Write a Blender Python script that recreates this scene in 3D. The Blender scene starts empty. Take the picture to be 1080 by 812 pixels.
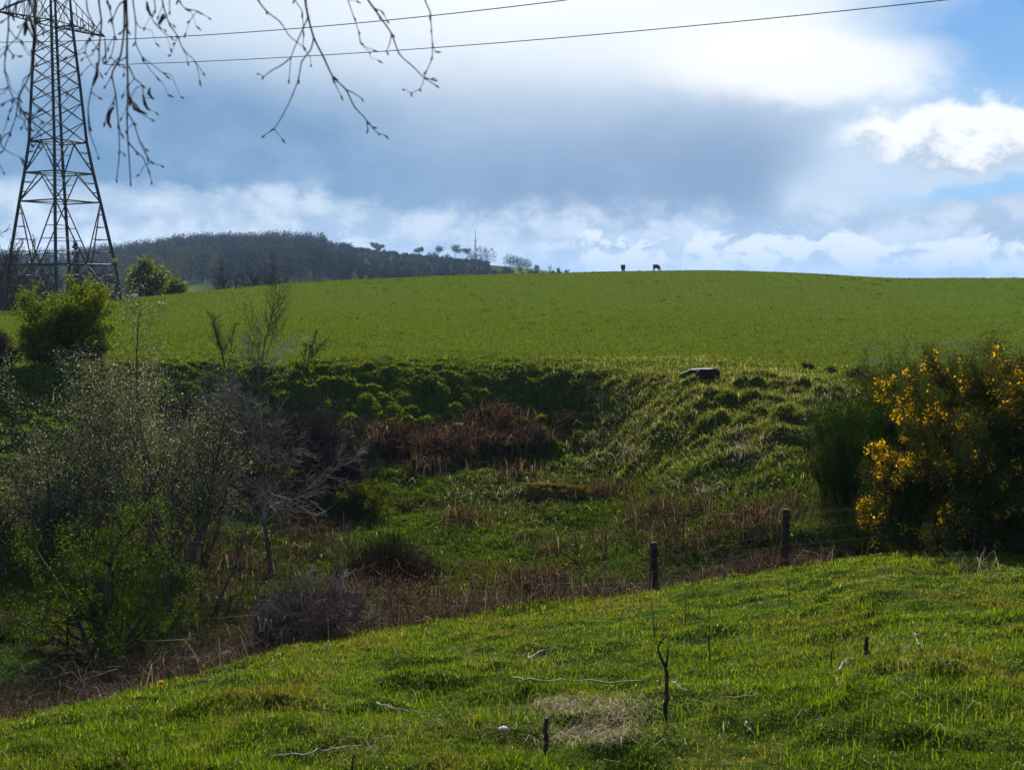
import bpy, math, random
import numpy as np
from mathutils import Vector, Matrix

# ------------------------------------------------------------------ basics
scene = bpy.context.scene
COL = scene.collection
RNG = np.random.default_rng(7)
random.seed(7)
F_PX = 1158.0
PITCH = math.atan(106.0 / F_PX)
CP, SP = math.cos(PITCH), math.sin(PITCH)

def uv(px, py):
    """tangent of azimuth and of elevation for a direction of view"""
    s = (px - 540.0) / F_PX
    t = (406.0 - py) / F_PX
    y = CP + t * SP
    return s / y, (-SP + t * CP) / y

# ------------------------------------------------------------------ numpy noise
def _h(ix, iy, k):
    n = (ix.astype(np.int64) * 374761393 + iy.astype(np.int64) * 668265263 + k * 144269504) & 0xFFFFFFFF
    n = ((n ^ (n >> 13)) * 1274126177) & 0xFFFFFFFF
    n = (n ^ (n >> 16)) & 0xFFFFFFFF
    return n / 4294967296.0

def vnoise(x, y, k=0):
    ix, iy = np.floor(x), np.floor(y)
    fx, fy = x - ix, y - iy
    fx = fx * fx * fx * (fx * (fx * 6 - 15) + 10)
    fy = fy * fy * fy * (fy * (fy * 6 - 15) + 10)
    a, b = _h(ix, iy, k), _h(ix + 1, iy, k)
    c, d = _h(ix, iy + 1, k), _h(ix + 1, iy + 1, k)
    return (a + (b - a) * fx) * (1 - fy) + (c + (d - c) * fx) * fy

def fbm(x, y, oct=4, k=0):
    s, a, t = 0, 1.0, 0
    for i in range(oct):
        s = s + a * vnoise(x * 2 ** i + 13.7 * i, y * 2 ** i - 7.1 * i, k + i)
        t += a
        a *= .5
    return s / t * 2 - 1

def worley(x, y, k=0):
    ix, iy = np.floor(x), np.floor(y)
    best = np.full(np.shape(x), 9.0)
    hid = np.zeros(np.shape(x))
    for dx in (-1, 0, 1):
        for dy in (-1, 0, 1):
            cx, cy = ix + dx, iy + dy
            d = (cx + _h(cx, cy, k) - x) ** 2 + (cy + _h(cx, cy, k + 5) - y) ** 2
            m = d < best
            best = np.where(m, d, best)
            hid = np.where(m, _h(cx, cy, k + 9), hid)
    return np.sqrt(best), hid

def sstep(a, b, x):
    t = np.clip((x - a) / (b - a), 0, 1)
    return t * t * (3 - 2 * t)

# ------------------------------------------------------------------ terrain
# depth (m) and apparent height of the lie of the land in a fan of profiles
COLS = {
    -250: [(6.2, 850), (12, 800), (20, 665), (28, 560), (33, 485), (39, 405), (52, 372), (75, 335)],
    0:    [(5.6, 812), (13, 757), (21, 640), (29, 530), (34, 460), (40, 396), (56, 360), (80, 329)],
    120:  [(5.4, 812), (14, 735), (22, 640), (30, 530), (35, 455), (40, 384), (60, 349), (92, 317)],
    210:  [(5.3, 812), (14.8, 713), (22.5, 635), (31, 520), (36, 452), (41.2, 384), (67, 341), (102, 308)],
    300:  [(5.2, 812), (16, 683), (23, 628), (32.5, 510), (36.6, 449), (41, 385), (75, 333), (115, 300)],
    450:  [(5.1, 812), (17.3, 658), (24, 610), (33.3, 500), (37, 444), (41, 384), (80, 328), (132, 292)],
    600:  [(5.0, 812), (18.3, 634), (24, 598), (34.5, 492), (38, 443), (41, 386), (84, 326), (146, 288)],
    640:  [(5.0, 812), (18.6, 628), (24.3, 588), (33, 505), (37, 440), (40.3, 388), (85, 326), (148, 287)],
    680:  [(4.9, 812), (18.8, 622), (24, 575), (30.5, 505), (35, 440), (39.5, 391), (86, 326), (150, 286.5)],
    750:  [(4.9, 812), (18.9, 611), (22.8, 572), (27.5, 505), (32.5, 430), (37.5, 394), (86, 327), (151, 286)],
    850:  [(4.8, 812), (18.7, 596), (21.5, 565), (26, 503), (31, 430), (36, 403), (86, 329), (148, 289)],
    960:  [(4.7, 812), (18.2, 583), (21, 555), (25, 495), (29.5, 440), (35, 406), (84, 331), (143, 294)],
    1080: [(4.6, 812), (17.8, 580), (21, 548), (25, 490), (29.5, 440), (35, 406), (82, 333), (143, 294)],
    1330: [(4.5, 812), (17.5, 575), (21, 545), (25, 490), (29.5, 440), (35, 406), (82, 333), (143, 292)],
}
CREST_PX = [-250, 0, 60, 115, 180, 240, 300, 330, 345, 365, 400, 440, 500, 540, 580, 620, 700, 1330]
CREST_PY = [279, 280, 280, 275, 268, 261, 263.5, 268, 272.5, 276, 276.5, 277, 278.5, 282, 288, 293, 300, 300]

def column(px):
    pts = [(0.4, -1.66), ]
    L = COLS[px]
    for i, (Y, py) in enumerate(L):
        z = Y * uv(540, py)[1]
        pts.append((Y, z))
        if i == 1:
            pts.append((Y + 2.0, z - 0.75))
    Y9, z9 = pts[-1]
    v9 = z9 / Y9
    pts.append((Y9 * 1.3, v9 * Y9 * 1.3 - 1.6))
    pts.append((350, min(350 * uv(540, 300)[1], v9 * 350 - 3)))
    cpy = float(np.interp(px, CREST_PX, CREST_PY))
    pts.append((1100, 1100 * uv(540, cpy)[1]))
    pts.append((2000, 1100 * uv(540, cpy)[1] * .5 - 12))
    pts.append((9000, -40))
    return pts

NF = len(column(0))
PXK = np.array(sorted(COLS))
UK = np.array([uv(p, 385)[0] for p in PXK])
FY = np.array([[q[0] for q in column(p)] for p in PXK])
FZ = np.array([[q[1] for q in column(p)] for p in PXK])

def pchip_slopes(x, y):
    h = np.diff(x); d = np.diff(y) / h
    m = np.zeros_like(y)
    m[0], m[-1] = d[0], d[-1]
    for i in range(1, len(x) - 1):
        if d[i - 1] * d[i] > 0:
            w1, w2 = 2 * h[i] + h[i - 1], h[i] + 2 * h[i - 1]
            m[i] = (w1 + w2) / (w1 / d[i - 1] + w2 / d[i])
    return m

def pchip(x, y, xq):
    m = pchip_slopes(x, y)
    xq = np.clip(xq, x[0], x[-1])
    i = np.clip(np.searchsorted(x, xq) - 1, 0, len(x) - 2)
    h = x[i + 1] - x[i]; t = (xq - x[i]) / h
    return ((2 * t ** 3 - 3 * t ** 2 + 1) * y[i] + (t ** 3 - 2 * t ** 2 + t) * h * m[i]
            + (-2 * t ** 3 + 3 * t ** 2) * y[i + 1] + (t ** 3 - t ** 2) * h * m[i + 1])

TH = np.concatenate([np.radians(np.linspace(-36, 36, 470)), np.radians(np.linspace(36, 324, 50)[1:-1])])
NFRONT = 470
YS = np.unique(np.concatenate([
    np.geomspace(.4, 4, 14), np.geomspace(4, 20, 250), np.geomspace(20, 33, 150), np.geomspace(33, 42, 150),
    np.geomspace(42, 165, 170), np.geomspace(165, 1250, 50), np.geomspace(1250, 9000, 18)]))
NY = len(YS)

def build_grid():
    nth = len(TH)
    Z = np.zeros((nth, NY)); S = np.zeros((nth, NY))
    UC = np.zeros(nth)
    for j, th in enumerate(TH):
        a = th if th <= math.pi else th - 2 * math.pi
        if j >= NFRONT:          # behind: swing smoothly from the last profile on one side to the other
            f = (th - math.radians(36)) / math.radians(288)
            ue = math.tan(math.radians(36)) * (1 - 2 * f)
        else:
            ue = math.tan(a)
        UC[j] = ue
        fy = np.array([pchip(UK, FY[:, k], np.array([ue]))[0] for k in range(NF)])
        fz = np.array([pchip(UK, FZ[:, k], np.array([ue]))[0] for k in range(NF)])
        ly = np.log(fy)
        Z[j] = pchip(ly, fz, np.log(YS))
        S[j] = np.interp(np.log(YS), ly, np.arange(NF))
    return Z, S, UC

Z0, S0, UC = build_grid()
YY, TT = np.meshgrid(YS, TH)
_c = np.maximum(np.cos(TT), 0) + (np.arange(len(TH))[:, None] >= NFRONT) * 0
RR = np.where(np.arange(len(TH))[:, None] < NFRONT, YY / np.maximum(np.cos(TT), .05), YY / math.cos(math.radians(36)))
XG, YG = RR * np.sin(TT), RR * np.cos(TT)
PXG = 540 + F_PX * UC[:, None] + 0 * YY

def w_band(s, a, b, f=.25):
    return sstep(a - f, a + f, s) * (1 - sstep(b - f, b + f, s))

def micro(x, y, px, s):
    wm = 1 - sstep(1.9, 2.3, s)
    wr = w_band(s, 2.3, 5.0)
    wb = w_band(s, 4.9, 6.95, .3)
    wf = sstep(6.8, 7.2, s)
    d = wm * (.12 * fbm(x / 2.2, y / 2.2, 3, 1) + .13 * fbm(x / .62, y / .42, 4, 2))
    d = d + wr * (.22 * fbm(x / 1.6, y / 1.6, 4, 3))
    F, hid = worley(x / .56 + .35 * fbm(x, y, 2, 30), y / .44 + .35 * fbm(x + 9, y, 2, 31), 4)
    F2, hid2 = worley(x / .42, y / .40, 40)
    spur = sstep(590, 640, px) * (1 - sstep(860, 900, px))
    flank = sstep(585, 625, px) * (1 - sstep(700, 735, px))
    amp = .34 * (1 - .35 * spur) * (1 - .6 * flank)
    d = d + wb * (amp * ((1 - np.minimum(F, 1) ** 2) * (.1 + 1.3 * hid ** 1.5) - .3) * (.6 + .6 * sstep(-.3, .3, fbm(x / 2.8, y / 2.0, 2, 44))) + .15 * hid2 * (1 - np.minimum(F2, 1) ** 2)
                  + .30 * fbm(x / 2.2, y / 1.8, 4, 6))
    # slumped terraces on the spur
    d = d + wb * spur * (1 - .7 * flank) * (.05 * np.sin(6.2 * (y * .55 + x * .25) + 5 * fbm(x / 2, y / 2, 2, 17)) + .20 * fbm(x / 1.1, y / .8, 4, 18))
    d = d + wf * (1 - sstep(9.4, 10, s)) * (.10 * fbm(x / 7, y / 7, 3, 8) + .035 * fbm(x / .9, y / .7, 3, 9))
    # rutted wet ground by the far hedge end of the field lip
    rut = w_band(s, 7.0, 7.55, .12) * sstep(850, 930, px)
    d = d + rut * .16 * fbm(x / .9, y / .45, 3, 12)
    return d

ZG = Z0 + np.where(S0 > 10, 0, micro(XG, YG, PXG, S0))
for k, (sx, sy) in enumerate([(1500, .02)]):
    ZG = ZG + sstep(10.2, 11.5, S0) * (2.0 * fbm(XG / 90, YG / 90, 3, 20)) * np.minimum(1, YY / 400)

TH_F, U_F = TH[:NFRONT], np.tan(TH[:NFRONT])
LYS = np.log(YS)

def _samp(A, u, Y):
    jf = np.clip(np.interp(np.arctan(u), TH_F, np.arange(NFRONT)), 0, NFRONT - 1.001)
    kf = np.clip(np.interp(np.log(np.maximum(Y, .41)), LYS, np.arange(NY)), 0, NY - 1.001)
    j, k = jf.astype(int), kf.astype(int)
    fj, fk = jf - j, kf - k
    return (A[j, k] * (1 - fj) * (1 - fk) + A[j + 1, k] * fj * (1 - fk) + A[j, k + 1] * (1 - fj) * fk + A[j + 1, k + 1] * fj * fk)

def gz(x, y):
    x, y = np.atleast_1d(np.asarray(x, float)), np.atleast_1d(np.asarray(y, float))
    return _samp(ZG, x / y, y)

def gs(x, y):
    x, y = np.atleast_1d(np.asarray(x, float)), np.atleast_1d(np.asarray(y, float))
    return _samp(S0, x / y, y)

def ground(px, py, ymin=3.5, ymax=300):
    """the point of the ground first met along a line of sight"""
    u, v = uv(px, py)
    Y = np.geomspace(ymin, ymax, 3000)
    z = _samp(ZG, np.full_like(Y, u), Y)
    hit = np.nonzero(z >= v * Y)[0]
    k = hit[0] if len(hit) else len(Y) - 1
    return Vector((u * Y[k], Y[k], z[k]))

def stand(px, Y):
    """the point of the ground at a bearing and a depth"""
    u = uv(px, 385)[0]
    return Vector((u * Y, Y, float(gz(u * Y, Y)[0])))

def aim(px, py, Y):
    u, v = uv(px, py)
    return Vector((u * Y, Y, v * Y))

# ------------------------------------------------------------------ mesh helpers
def mesh_np(name, V, quads=None, tris=None, rnd=None, smooth=False):
    me = bpy.data.meshes.new(name)
    V = np.asarray(V, np.float32).reshape(-1, 3)
    q = np.zeros((0, 4), np.int32) if quads is None else np.asarray(quads, np.int32).reshape(-1, 4)
    t = np.zeros((0, 3), np.int32) if tris is None else np.asarray(tris, np.int32).reshape(-1, 3)
    me.vertices.add(len(V)); me.vertices.foreach_set('co', V.ravel())
    lv = np.concatenate([q.ravel(), t.ravel()])
    me.loops.add(len(lv)); me.loops.foreach_set('vertex_index', lv)
    n = len(q) + len(t)
    me.polygons.add(n)
    ls = np.concatenate([np.arange(len(q)) * 4, len(q) * 4 + np.arange(len(t)) * 3]).astype(np.int32)
    me.polygons.foreach_set('loop_start', ls)
    if smooth:
        me.polygons.foreach_set('use_smooth', np.ones(n, bool))
    if rnd is not None:
        a = me.attributes.new('rnd', 'FLOAT', 'POINT')
        a.data.foreach_set('value', np.asarray(rnd, np.float32))
    me.update(calc_edges=True)
    return me

def link(name, me, mat=None, parent=None, loc=None):
    o = bpy.data.objects.new(name, me)
    COL.objects.link(o)
    if mat is not None and me is not None:
        me.materials.append(mat)
    if parent is not None:
        o.parent = parent
    if loc is not None:
        o.location = loc
    return o

def tag(o, label=None, cat=None, group=None, kind=None):
    if label: o['label'] = label
    if cat: o['category'] = cat
    if group: o['group'] = group
    if kind: o['kind'] = kind
    return o

def empty(name, loc, label, cat, group=None, rz=0.0):
    o = bpy.data.objects.new(name, None)
    o.empty_display_size = .2
    COL.objects.link(o)
    o.location = loc
    o.rotation_euler = (0, 0, rz)
    return tag(o, label, cat, group)

def unit(a):
    return a / np.maximum(np.linalg.norm(a, axis=-1, keepdims=True), 1e-9)

def tubes(P0, P1, R0, R1, sides=4):
    """separate tapered prisms, one per segment"""
    P0, P1 = np.asarray(P0, float).reshape(-1, 3), np.asarray(P1, float).reshape(-1, 3)
    R0, R1 = np.asarray(R0, float).reshape(-1), np.asarray(R1, float).reshape(-1)
    d = unit(P1 - P0)
    ref = np.where(np.abs(d[:, 2:3]) > .9, np.array([[1., 0, 0]]), np.array([[0., 0, 1]]))
    a = unit(np.cross(d, ref)); b = np.cross(d, a)
    ang = np.arange(sides) / sides * 2 * math.pi
    ring = a[:, None] * np.cos(ang)[None, :, None] + b[:, None] * np.sin(ang)[None, :, None]
    lo = P0[:, None] + ring * R0[:, None, None]
    hi = P1[:, None] + ring * R1[:, None, None]
    V = np.concatenate([lo, hi], 1)
    base = (np.arange(len(P0)) * 2 * sides)[:, None, None]
    k = np.arange(sides); k2 = (k + 1) % sides
    Q = np.stack([k, k2, k2 + sides, k + sides], 1)[None] + base
    return V.reshape(-1, 3), Q.reshape(-1, 4)

def pipe(points, radii, sides=8, cap=True):
    """one continuous tube along a polyline"""
    P = np.asarray([tuple(p) for p in points], float); R = np.asarray(radii, float)
    n = len(P)
    T = np.zeros_like(P); T[1:-1] = P[2:] - P[:-2]; T[0] = P[1] - P[0]; T[-1] = P[-1] - P[-2]
    T = unit(T)
    ref = np.array([1., 0, 0]) if abs(T[0][2]) > .8 else np.array([0, 0, 1.])
    a = np.cross(T[0], ref); a /= np.linalg.norm(a)
    V = []
    for i in range(n):
        a = a - T[i] * a.dot(T[i]); a /= np.linalg.norm(a)
        b = np.cross(T[i], a)
        for k in range(sides):
            th = 2 * math.pi * k / sides
            V.append(P[i] + (a * math.cos(th) + b * math.sin(th)) * R[i])
    Q = [(i * sides + k, i * sides + (k + 1) % sides, (i + 1) * sides + (k + 1) % sides, (i + 1) * sides + k)
         for i in range(n - 1) for k in range(sides)]
    T3 = []
    if cap:
        V += [P[0], P[-1]]
        c0, c1 = n * sides, n * sides + 1
        T3 += [(c0, (k + 1) % sides, k) for k in range(sides)]
        T3 += [(c1, (n - 1) * sides + k, (n - 1) * sides + (k + 1) % sides) for k in range(sides)]
    return np.array(V), np.array(Q), np.array(T3).reshape(-1, 3)

class MB:
    """collects pieces into one mesh"""
    def __init__(self): self.V, self.Q, self.T, self.R, self.n = [], [], [], [], 0
    def add(self, V, Q=None, T=None, rnd=None):
        V = np.asarray(V, float).reshape(-1, 3)
        self.V.append(V)
        if Q is not None and len(Q): self.Q.append(np.asarray(Q).reshape(-1, 4) + self.n)
        if T is not None and len(T): self.T.append(np.asarray(T).reshape(-1, 3) + self.n)
        if rnd is None: rnd = RNG.random()
        self.R.append(np.broadcast_to(np.asarray(rnd, float), (len(V),)))
        self.n += len(V)
        return self
    def tubes(self, *a, rnd=None, **k):
        V, Q = tubes(*a, **k)
        return self.add(V, Q, rnd=rnd if rnd is not None else np.repeat(RNG.random(len(np.asarray(a[2]).reshape(-1))), len(V) // max(1, len(np.asarray(a[2]).reshape(-1)))))
    def pipe(self, *a, **k):
        V, Q, T = pipe(*a, **k); return self.add(V, Q, T)
    def mesh(self, name, smooth=False):
        V = np.concatenate(self.V)
        return mesh_np(name, V, np.concatenate(self.Q) if self.Q else None, np.concatenate(self.T) if self.T else None, np.concatenate(self.R), smooth)

def blades(P, H, W, yaw, lean, face=None, rnd=None, droop=.0):
    """grass blades: a bent tapering strip each"""
    P = np.asarray(P, float).reshape(-1, 3); n = len(P)
    H, W, yaw, lean = (np.broadcast_to(np.asarray(a, float), (n,)) for a in (H, W, yaw, lean))
    d = np.stack([np.cos(yaw), np.sin(yaw), 0 * yaw], 1)
    fa = yaw + math.pi / 2 + RNG.normal(0, .6, n) if face is None else face
    s = np.stack([np.cos(fa), np.sin(fa), 0 * fa], 1)
    up = np.array([[0, 0, 1.]])
    mid = P + up * (H * .6)[:, None] + d * (H * lean * .35)[:, None]
    tip = P + up * (H * (1 - .35 * np.minimum(lean, 1.6) - droop))[:, None] + d * (H * lean)[:, None]
    w = (W / 2)[:, None]
    V = np.stack([P - s * w, P + s * w, mid + s * w * .8, mid - s * w * .8, tip], 1)
    b = np.arange(n)[:, None] * 5
    Q = b + np.array([[0, 1, 2, 3]]); T = b + np.array([[3, 2, 4]])
    r = RNG.random(n) if rnd is None else rnd
    return V.reshape(-1, 3), Q, T, np.repeat(r, 5)

def leaves(P, size, aspect=.5, rnd=None, up_bias=.0, rng=None):
    """one folded diamond leaf at every point"""
    rng = rng or RNG
    P = np.asarray(P, float).reshape(-1, 3); n = len(P)
    size = np.broadcast_to(np.asarray(size, float), (n,))
    a = unit(rng.normal(size=(n, 3)) + np.array([[0, 0, up_bias]]))
    b = unit(np.cross(a, rng.normal(size=(n, 3))))
    l = (size)[:, None]; w = (size * aspect * .5)[:, None]
    c = np.cross(a, b)
    V = np.stack([P, P + a * l * .5 + b * w + c * w * .3, P + a * l, P + a * l * .5 - b * w + c * w * .3], 1)
    Q = np.arange(n)[:, None] * 4 + np.array([[0, 1, 2, 3]])
    r = rng.random(n) if rnd is None else rnd
    return V.reshape(-1, 3), Q, np.repeat(r, 4)

def lump(rng, rx, ry, rz, sub=3, rough=.2, k=0):
    """an irregular rounded lump as (V, T)"""
    import bmesh
    bm = bmesh.new()
    bmesh.ops.create_icosphere(bm, subdivisions=sub, radius=1)
    V = np.array([v.co[:] for v in bm.verts]); T = np.array([[v.index for v in f.verts] for f in bm.faces])
    bm.free()
    d = 1 + rough * fbm(V[:, 0] * 1.7 + V[:, 2] * 1.1 + k * 9.1, V[:, 1] * 1.7 - V[:, 2] * .9, 3, 60 + k)
    return V * d[:, None] * np.array([[rx, ry, rz]]), T

# ------------------------------------------------------------------ materials
def new_mat(name):
    m = bpy.data.materials.new(name); m.use_nodes = True
    nt = m.node_tree; nt.nodes.clear()
    return m, nt, nt.nodes.new('ShaderNodeOutputMaterial')

def ramp(nt, fac, stops):
    r = nt.nodes.new('ShaderNodeValToRGB')
    e = r.color_ramp.elements
    while len(e) > 1: e.remove(e[-1])
    e[0].position, e[0].color = stops[0][0], (*stops[0][1], 1)
    for p, c in stops[1:]:
        x = e.new(p); x.color = (*c, 1)
    nt.links.new(fac, r.inputs[0])
    return r.outputs[0]

def noise(nt, scale, detail=4, rough=.6, coord='Object', vec=None, stretch=None):
    if vec is None:
        if coord == 'Position':
            vec = nt.nodes.new('ShaderNodeNewGeometry').outputs['Position']
        else:
            vec = nt.nodes.new('ShaderNodeTexCoord').outputs[coord]
    if stretch:
        mp = nt.nodes.new('ShaderNodeMapping'); mp.inputs['Scale'].default_value = stretch
        nt.links.new(vec, mp.inputs[0]); vec = mp.outputs[0]
    n = nt.nodes.new('ShaderNodeTexNoise')
    n.inputs['Scale'].default_value = scale; n.inputs['Detail'].default_value = detail; n.inputs['Roughness'].default_value = rough
    nt.links.new(vec, n.inputs['Vector'])
    return n.outputs['Fac']

def mixc(nt, fac, a, b, mode='MIX'):
    m = nt.nodes.new('ShaderNodeMix'); m.data_type = 'RGBA'; m.blend_type = mode
    for s, i in ((fac, 0), (a, 6), (b, 7)):
        if isinstance(s, (int, float)): m.inputs[i].default_value = s
        elif isinstance(s, tuple): m.inputs[i].default_value = (*s, 1)
        else: nt.links.new(s, m.inputs[i])
    return m.outputs[2]

def mapr(nt, v, a, b, c=0., d=1., smooth=True):
    m = nt.nodes.new('ShaderNodeMapRange')
    if smooth: m.interpolation_type = 'SMOOTHSTEP'
    m.inputs[1].default_value, m.inputs[2].default_value, m.inputs[3].default_value, m.inputs[4].default_value = a, b, c, d
    nt.links.new(v, m.inputs[0])
    return m.outputs[0]

def veg(name, stops, trans=.45, patch=None, patch_scale=.5, patch_range=(.45, .7), rough=.6, spec=.08, tint=(1.35, 1.15, .35)):
    """leaf or blade: colour varies from piece to piece and in patches; lets light through"""
    m, nt, out = new_mat(name)
    at = nt.nodes.new('ShaderNodeAttribute'); at.attribute_name = 'rnd'
    c = ramp(nt, at.outputs['Fac'], stops)
    if patch:
        n = noise(nt, patch_scale, 3, .6, 'Position')
        c = mixc(nt, mapr(nt, n, *patch_range, 0, .75), c, patch)
    p = nt.nodes.new('ShaderNodeBsdfDiffuse')
    nt.links.new(c, p.inputs['Color'])
    sh = p.outputs[0]
    if trans > 0:
        t = nt.nodes.new('ShaderNodeBsdfTranslucent')
        nt.links.new(mixc(nt, 1., c, tint, 'MULTIPLY'), t.inputs['Color'])
        mx = nt.nodes.new('ShaderNodeMixShader'); mx.inputs[0].default_value = trans
        nt.links.new(sh, mx.inputs[1]); nt.links.new(t.outputs[0], mx.inputs[2])
        sh = mx.outputs[0]
    nt.links.new(sh, out.inputs[0])
    return m

def solid(name, c1, c2, scale=6, rough=.8, bump=.3, bump_scale=None, metallic=0., stretch=None, spec=.1):
    m, nt, out = new_mat(name)
    n = noise(nt, scale, 6, .65, stretch=stretch)
    c = mixc(nt, mapr(nt, n, .3, .7), c1, c2)
    p = nt.nodes.new('ShaderNodeBsdfPrincipled')
    p.inputs['Roughness'].default_value = rough; p.inputs['Metallic'].default_value = metallic
    p.inputs['Specular IOR Level'].default_value = spec
    nt.links.new(c, p.inputs['Base Color'])
    if bump:
        b = nt.nodes.new('ShaderNodeBump'); b.inputs['Strength'].default_value = bump; b.inputs['Distance'].default_value = .02
        nt.links.new(noise(nt, bump_scale or scale * 5, 4, .6, stretch=stretch), b.inputs['Height'])
        nt.links.new(b.outputs[0], p.inputs['Normal'])
    nt.links.new(p.outputs[0], out.inputs[0])
    return m

M = {}
G = lambda r, g, b: (r, g, b)
M['meadow'] = veg('meadow_blade', [(0, G(.030, .058, .006)), (.45, G(.080, .145, .011)), (.8, G(.135, .190, .02)), (.93, G(.14, .15, .035)), (.95, G(.26, .24, .14)), (1, G(.38, .35, .24))],
                  .55, patch=G(.135, .125, .035), patch_scale=.9, patch_range=(.48, .66))
M['bank'] = veg('bank_blade', [(0, G(.018, .036, .006)), (.5, G(.066, .118, .012)), (.85, G(.15, .19, .03)), (.9, G(.16, .15, .07)), (1, G(.34, .30, .18))], .4,
                patch=G(.055, .055, .02), patch_scale=.35)
M['spur'] = veg('spur_blade', [(0, G(.035, .055, .010)), (.45, G(.085, .115, .020)), (.8, G(.16, .17, .05)), (1, G(.36, .33, .20))], .5, tint=(1.2, 1.1, .5))
M['field'] = veg('field_blade', [(0, G(.024, .050, .005)), (.5, G(.062, .102, .008)), (.9, G(.098, .130, .015)), (1, G(.11, .11, .04))], .4)
M['dry'] = veg('dry_blade', [(0, G(.09, .07, .035)), (.5, G(.20, .17, .10)), (1, G(.46, .42, .31))], .35, tint=(1, .95, .8))
M['litter'] = veg('litter_blade', [(0, G(.022, .014, .010)), (.6, G(.060, .044, .028)), (.9, G(.13, .10, .062)), (1, G(.32, .28, .22))], .25, tint=(1, .85, .7))
M['bracken'] = veg('bracken_frond', [(0, G(.020, .013, .010)), (.55, G(.052, .032, .022)), (.85, G(.12, .085, .055)), (1, G(.26, .21, .15))], .3, tint=(1, .75, .6))
M['rush'] = veg('rush_blade', [(0, G(.010, .008, .006)), (.7, G(.026, .020, .012)), (1, G(.075, .055, .034))], .08)
M['hawthorn'] = veg('young_leaf', [(0, G(.032, .052, .006)), (.6, G(.070, .112, .011)), (1, G(.15, .18, .022))], .55)
M['greenleaf'] = veg('green_leaf', [(0, G(.014, .032, .005)), (.6, G(.034, .062, .009)), (1, G(.085, .115, .02))], .5)
M['catkin'] = veg('catkin', [(0, G(.036, .044, .016)), (.55, G(.078, .085, .04)), (.85, G(.17, .17, .11)), (1, G(.44, .44, .34))], .35, tint=(1, 1, .8))
M['gorse'] = veg('gorse_spine', [(0, G(.018, .032, .010)), (.7, G(.055, .072, .022)), (1, G(.13, .115, .04))], .2)
M['broom'] = veg('broom_stem', [(0, G(.010, .022, .006)), (.7, G(.022, .050, .012)), (1, G(.05, .075, .02))], .25)
M['flower'] = veg('gorse_petal', [(0, G(.45, .22, .006)), (.6, G(.72, .43, .010)), (1, G(.85, .60, .03))], .45, tint=(1, .95, .5))
M['moss'] = veg('moss', [(0, G(.08, .07, .008)), (.6, G(.20, .16, .018)), (1, G(.28, .17, .03))], .2)
M['bushleaf'] = veg('bush_leaf', [(0, G(.020, .035, .008)), (.7, G(.055, .08, .012)), (1, G(.10, .12, .02))], .35)
M['twig'] = veg('twig_bark', [(0, G(.022, .018, .016)), (.7, G(.06, .048, .042)), (1, G(.16, .14, .13))], 0, rough=.55, spec=.4)
M['palebark'] = veg('pale_bark', [(0, G(.03, .026, .024)), (.4, G(.075, .066, .06)), (.7, G(.18, .165, .15)), (1, G(.36, .34, .31))], 0, rough=.5, spec=.4)
M['purpletwig'] = veg('purple_twig', [(0, G(.035, .026, .028)), (.5, G(.15, .112, .108)), (1, G(.38, .32, .30))], 0, rough=.6)
M['farwood'] = veg('hazed_crown', [(0, G(.005, .008, .010)), (.45, G(.013, .017, .018)), (.86, G(.055, .056, .040)), (.93, G(.05, .055, .018)), (1, G(.075, .08, .02))], .15)  # blue of the distance haze is painted into the dark, grey-brown crown colours
M['conifer'] = veg('pine_needle', [(0, G(.008, .013, .010)), (1, G(.022, .034, .02))], .1)
M['bark'] = solid('bark', G(.035, .028, .022), G(.10, .085, .07), 9, .85, .6, stretch=(1, 1, .25))
M['birchbark'] = solid('birch_bark', G(.025, .017, .018), G(.06, .045, .045), 30, .8, .4)
M['post'] = solid('weathered_post', G(.018, .014, .011), G(.05, .042, .034), 14, .9, .6, stretch=(1, 1, .15))
M['wire'] = solid('rusty_wire', G(.10, .095, .09), G(.17, .165, .16), 20, .7, 0)
M['steel'] = solid('weathered_steel', G(.022, .032, .042), G(.045, .055, .066), 3, .7, 0)
M['porcelain'] = solid('insulator_glass', G(.30, .19, .24), G(.42, .28, .34), 8, .25, 0)
M['conductor'] = solid('conductor', G(.06, .07, .08), G(.10, .11, .12), 5, .5, 0, metallic=.5)
M['plate'] = solid('warning_plate', G(.62, .36, .02), G(.70, .42, .03), 4, .5, 0)
M['concrete'] = solid('concrete', G(.14, .13, .12), G(.24, .23, .21), 5, .9, .3)
M['chalk'] = solid('pale_stone', G(.30, .29, .27), G(.46, .44, .41), 60, .9, .4)
M['fleece'] = solid('dark_fleece', G(.06, .036, .024), G(.13, .08, .052), 14, .95, .9, 40)
M['whitefleece'] = solid('white_fleece', G(.55, .52, .46), G(.72, .69, .62), 14, .95, .9, 40)
M['rock'] = solid('dark_rock', G(.004, .004, .004), G(.014, .014, .013), 5, .75, .9, 12)
M['deadwood'] = solid('dead_wood', G(.13, .115, .095), G(.34, .31, .26), 25, .75, .4, stretch=(1, 1, 1))
M['darkstick'] = solid('dark_stick', G(.022, .017, .014), G(.06, .048, .04), 16, .8, .6)
M['logbark'] = solid('log_bark', G(.022, .016, .012), G(.08, .055, .035), 8, .9, .8)
M['petal'] = solid('dandelion_petal', G(.78, .50, .01), G(.85, .60, .02), 9, .6, 0)

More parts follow.
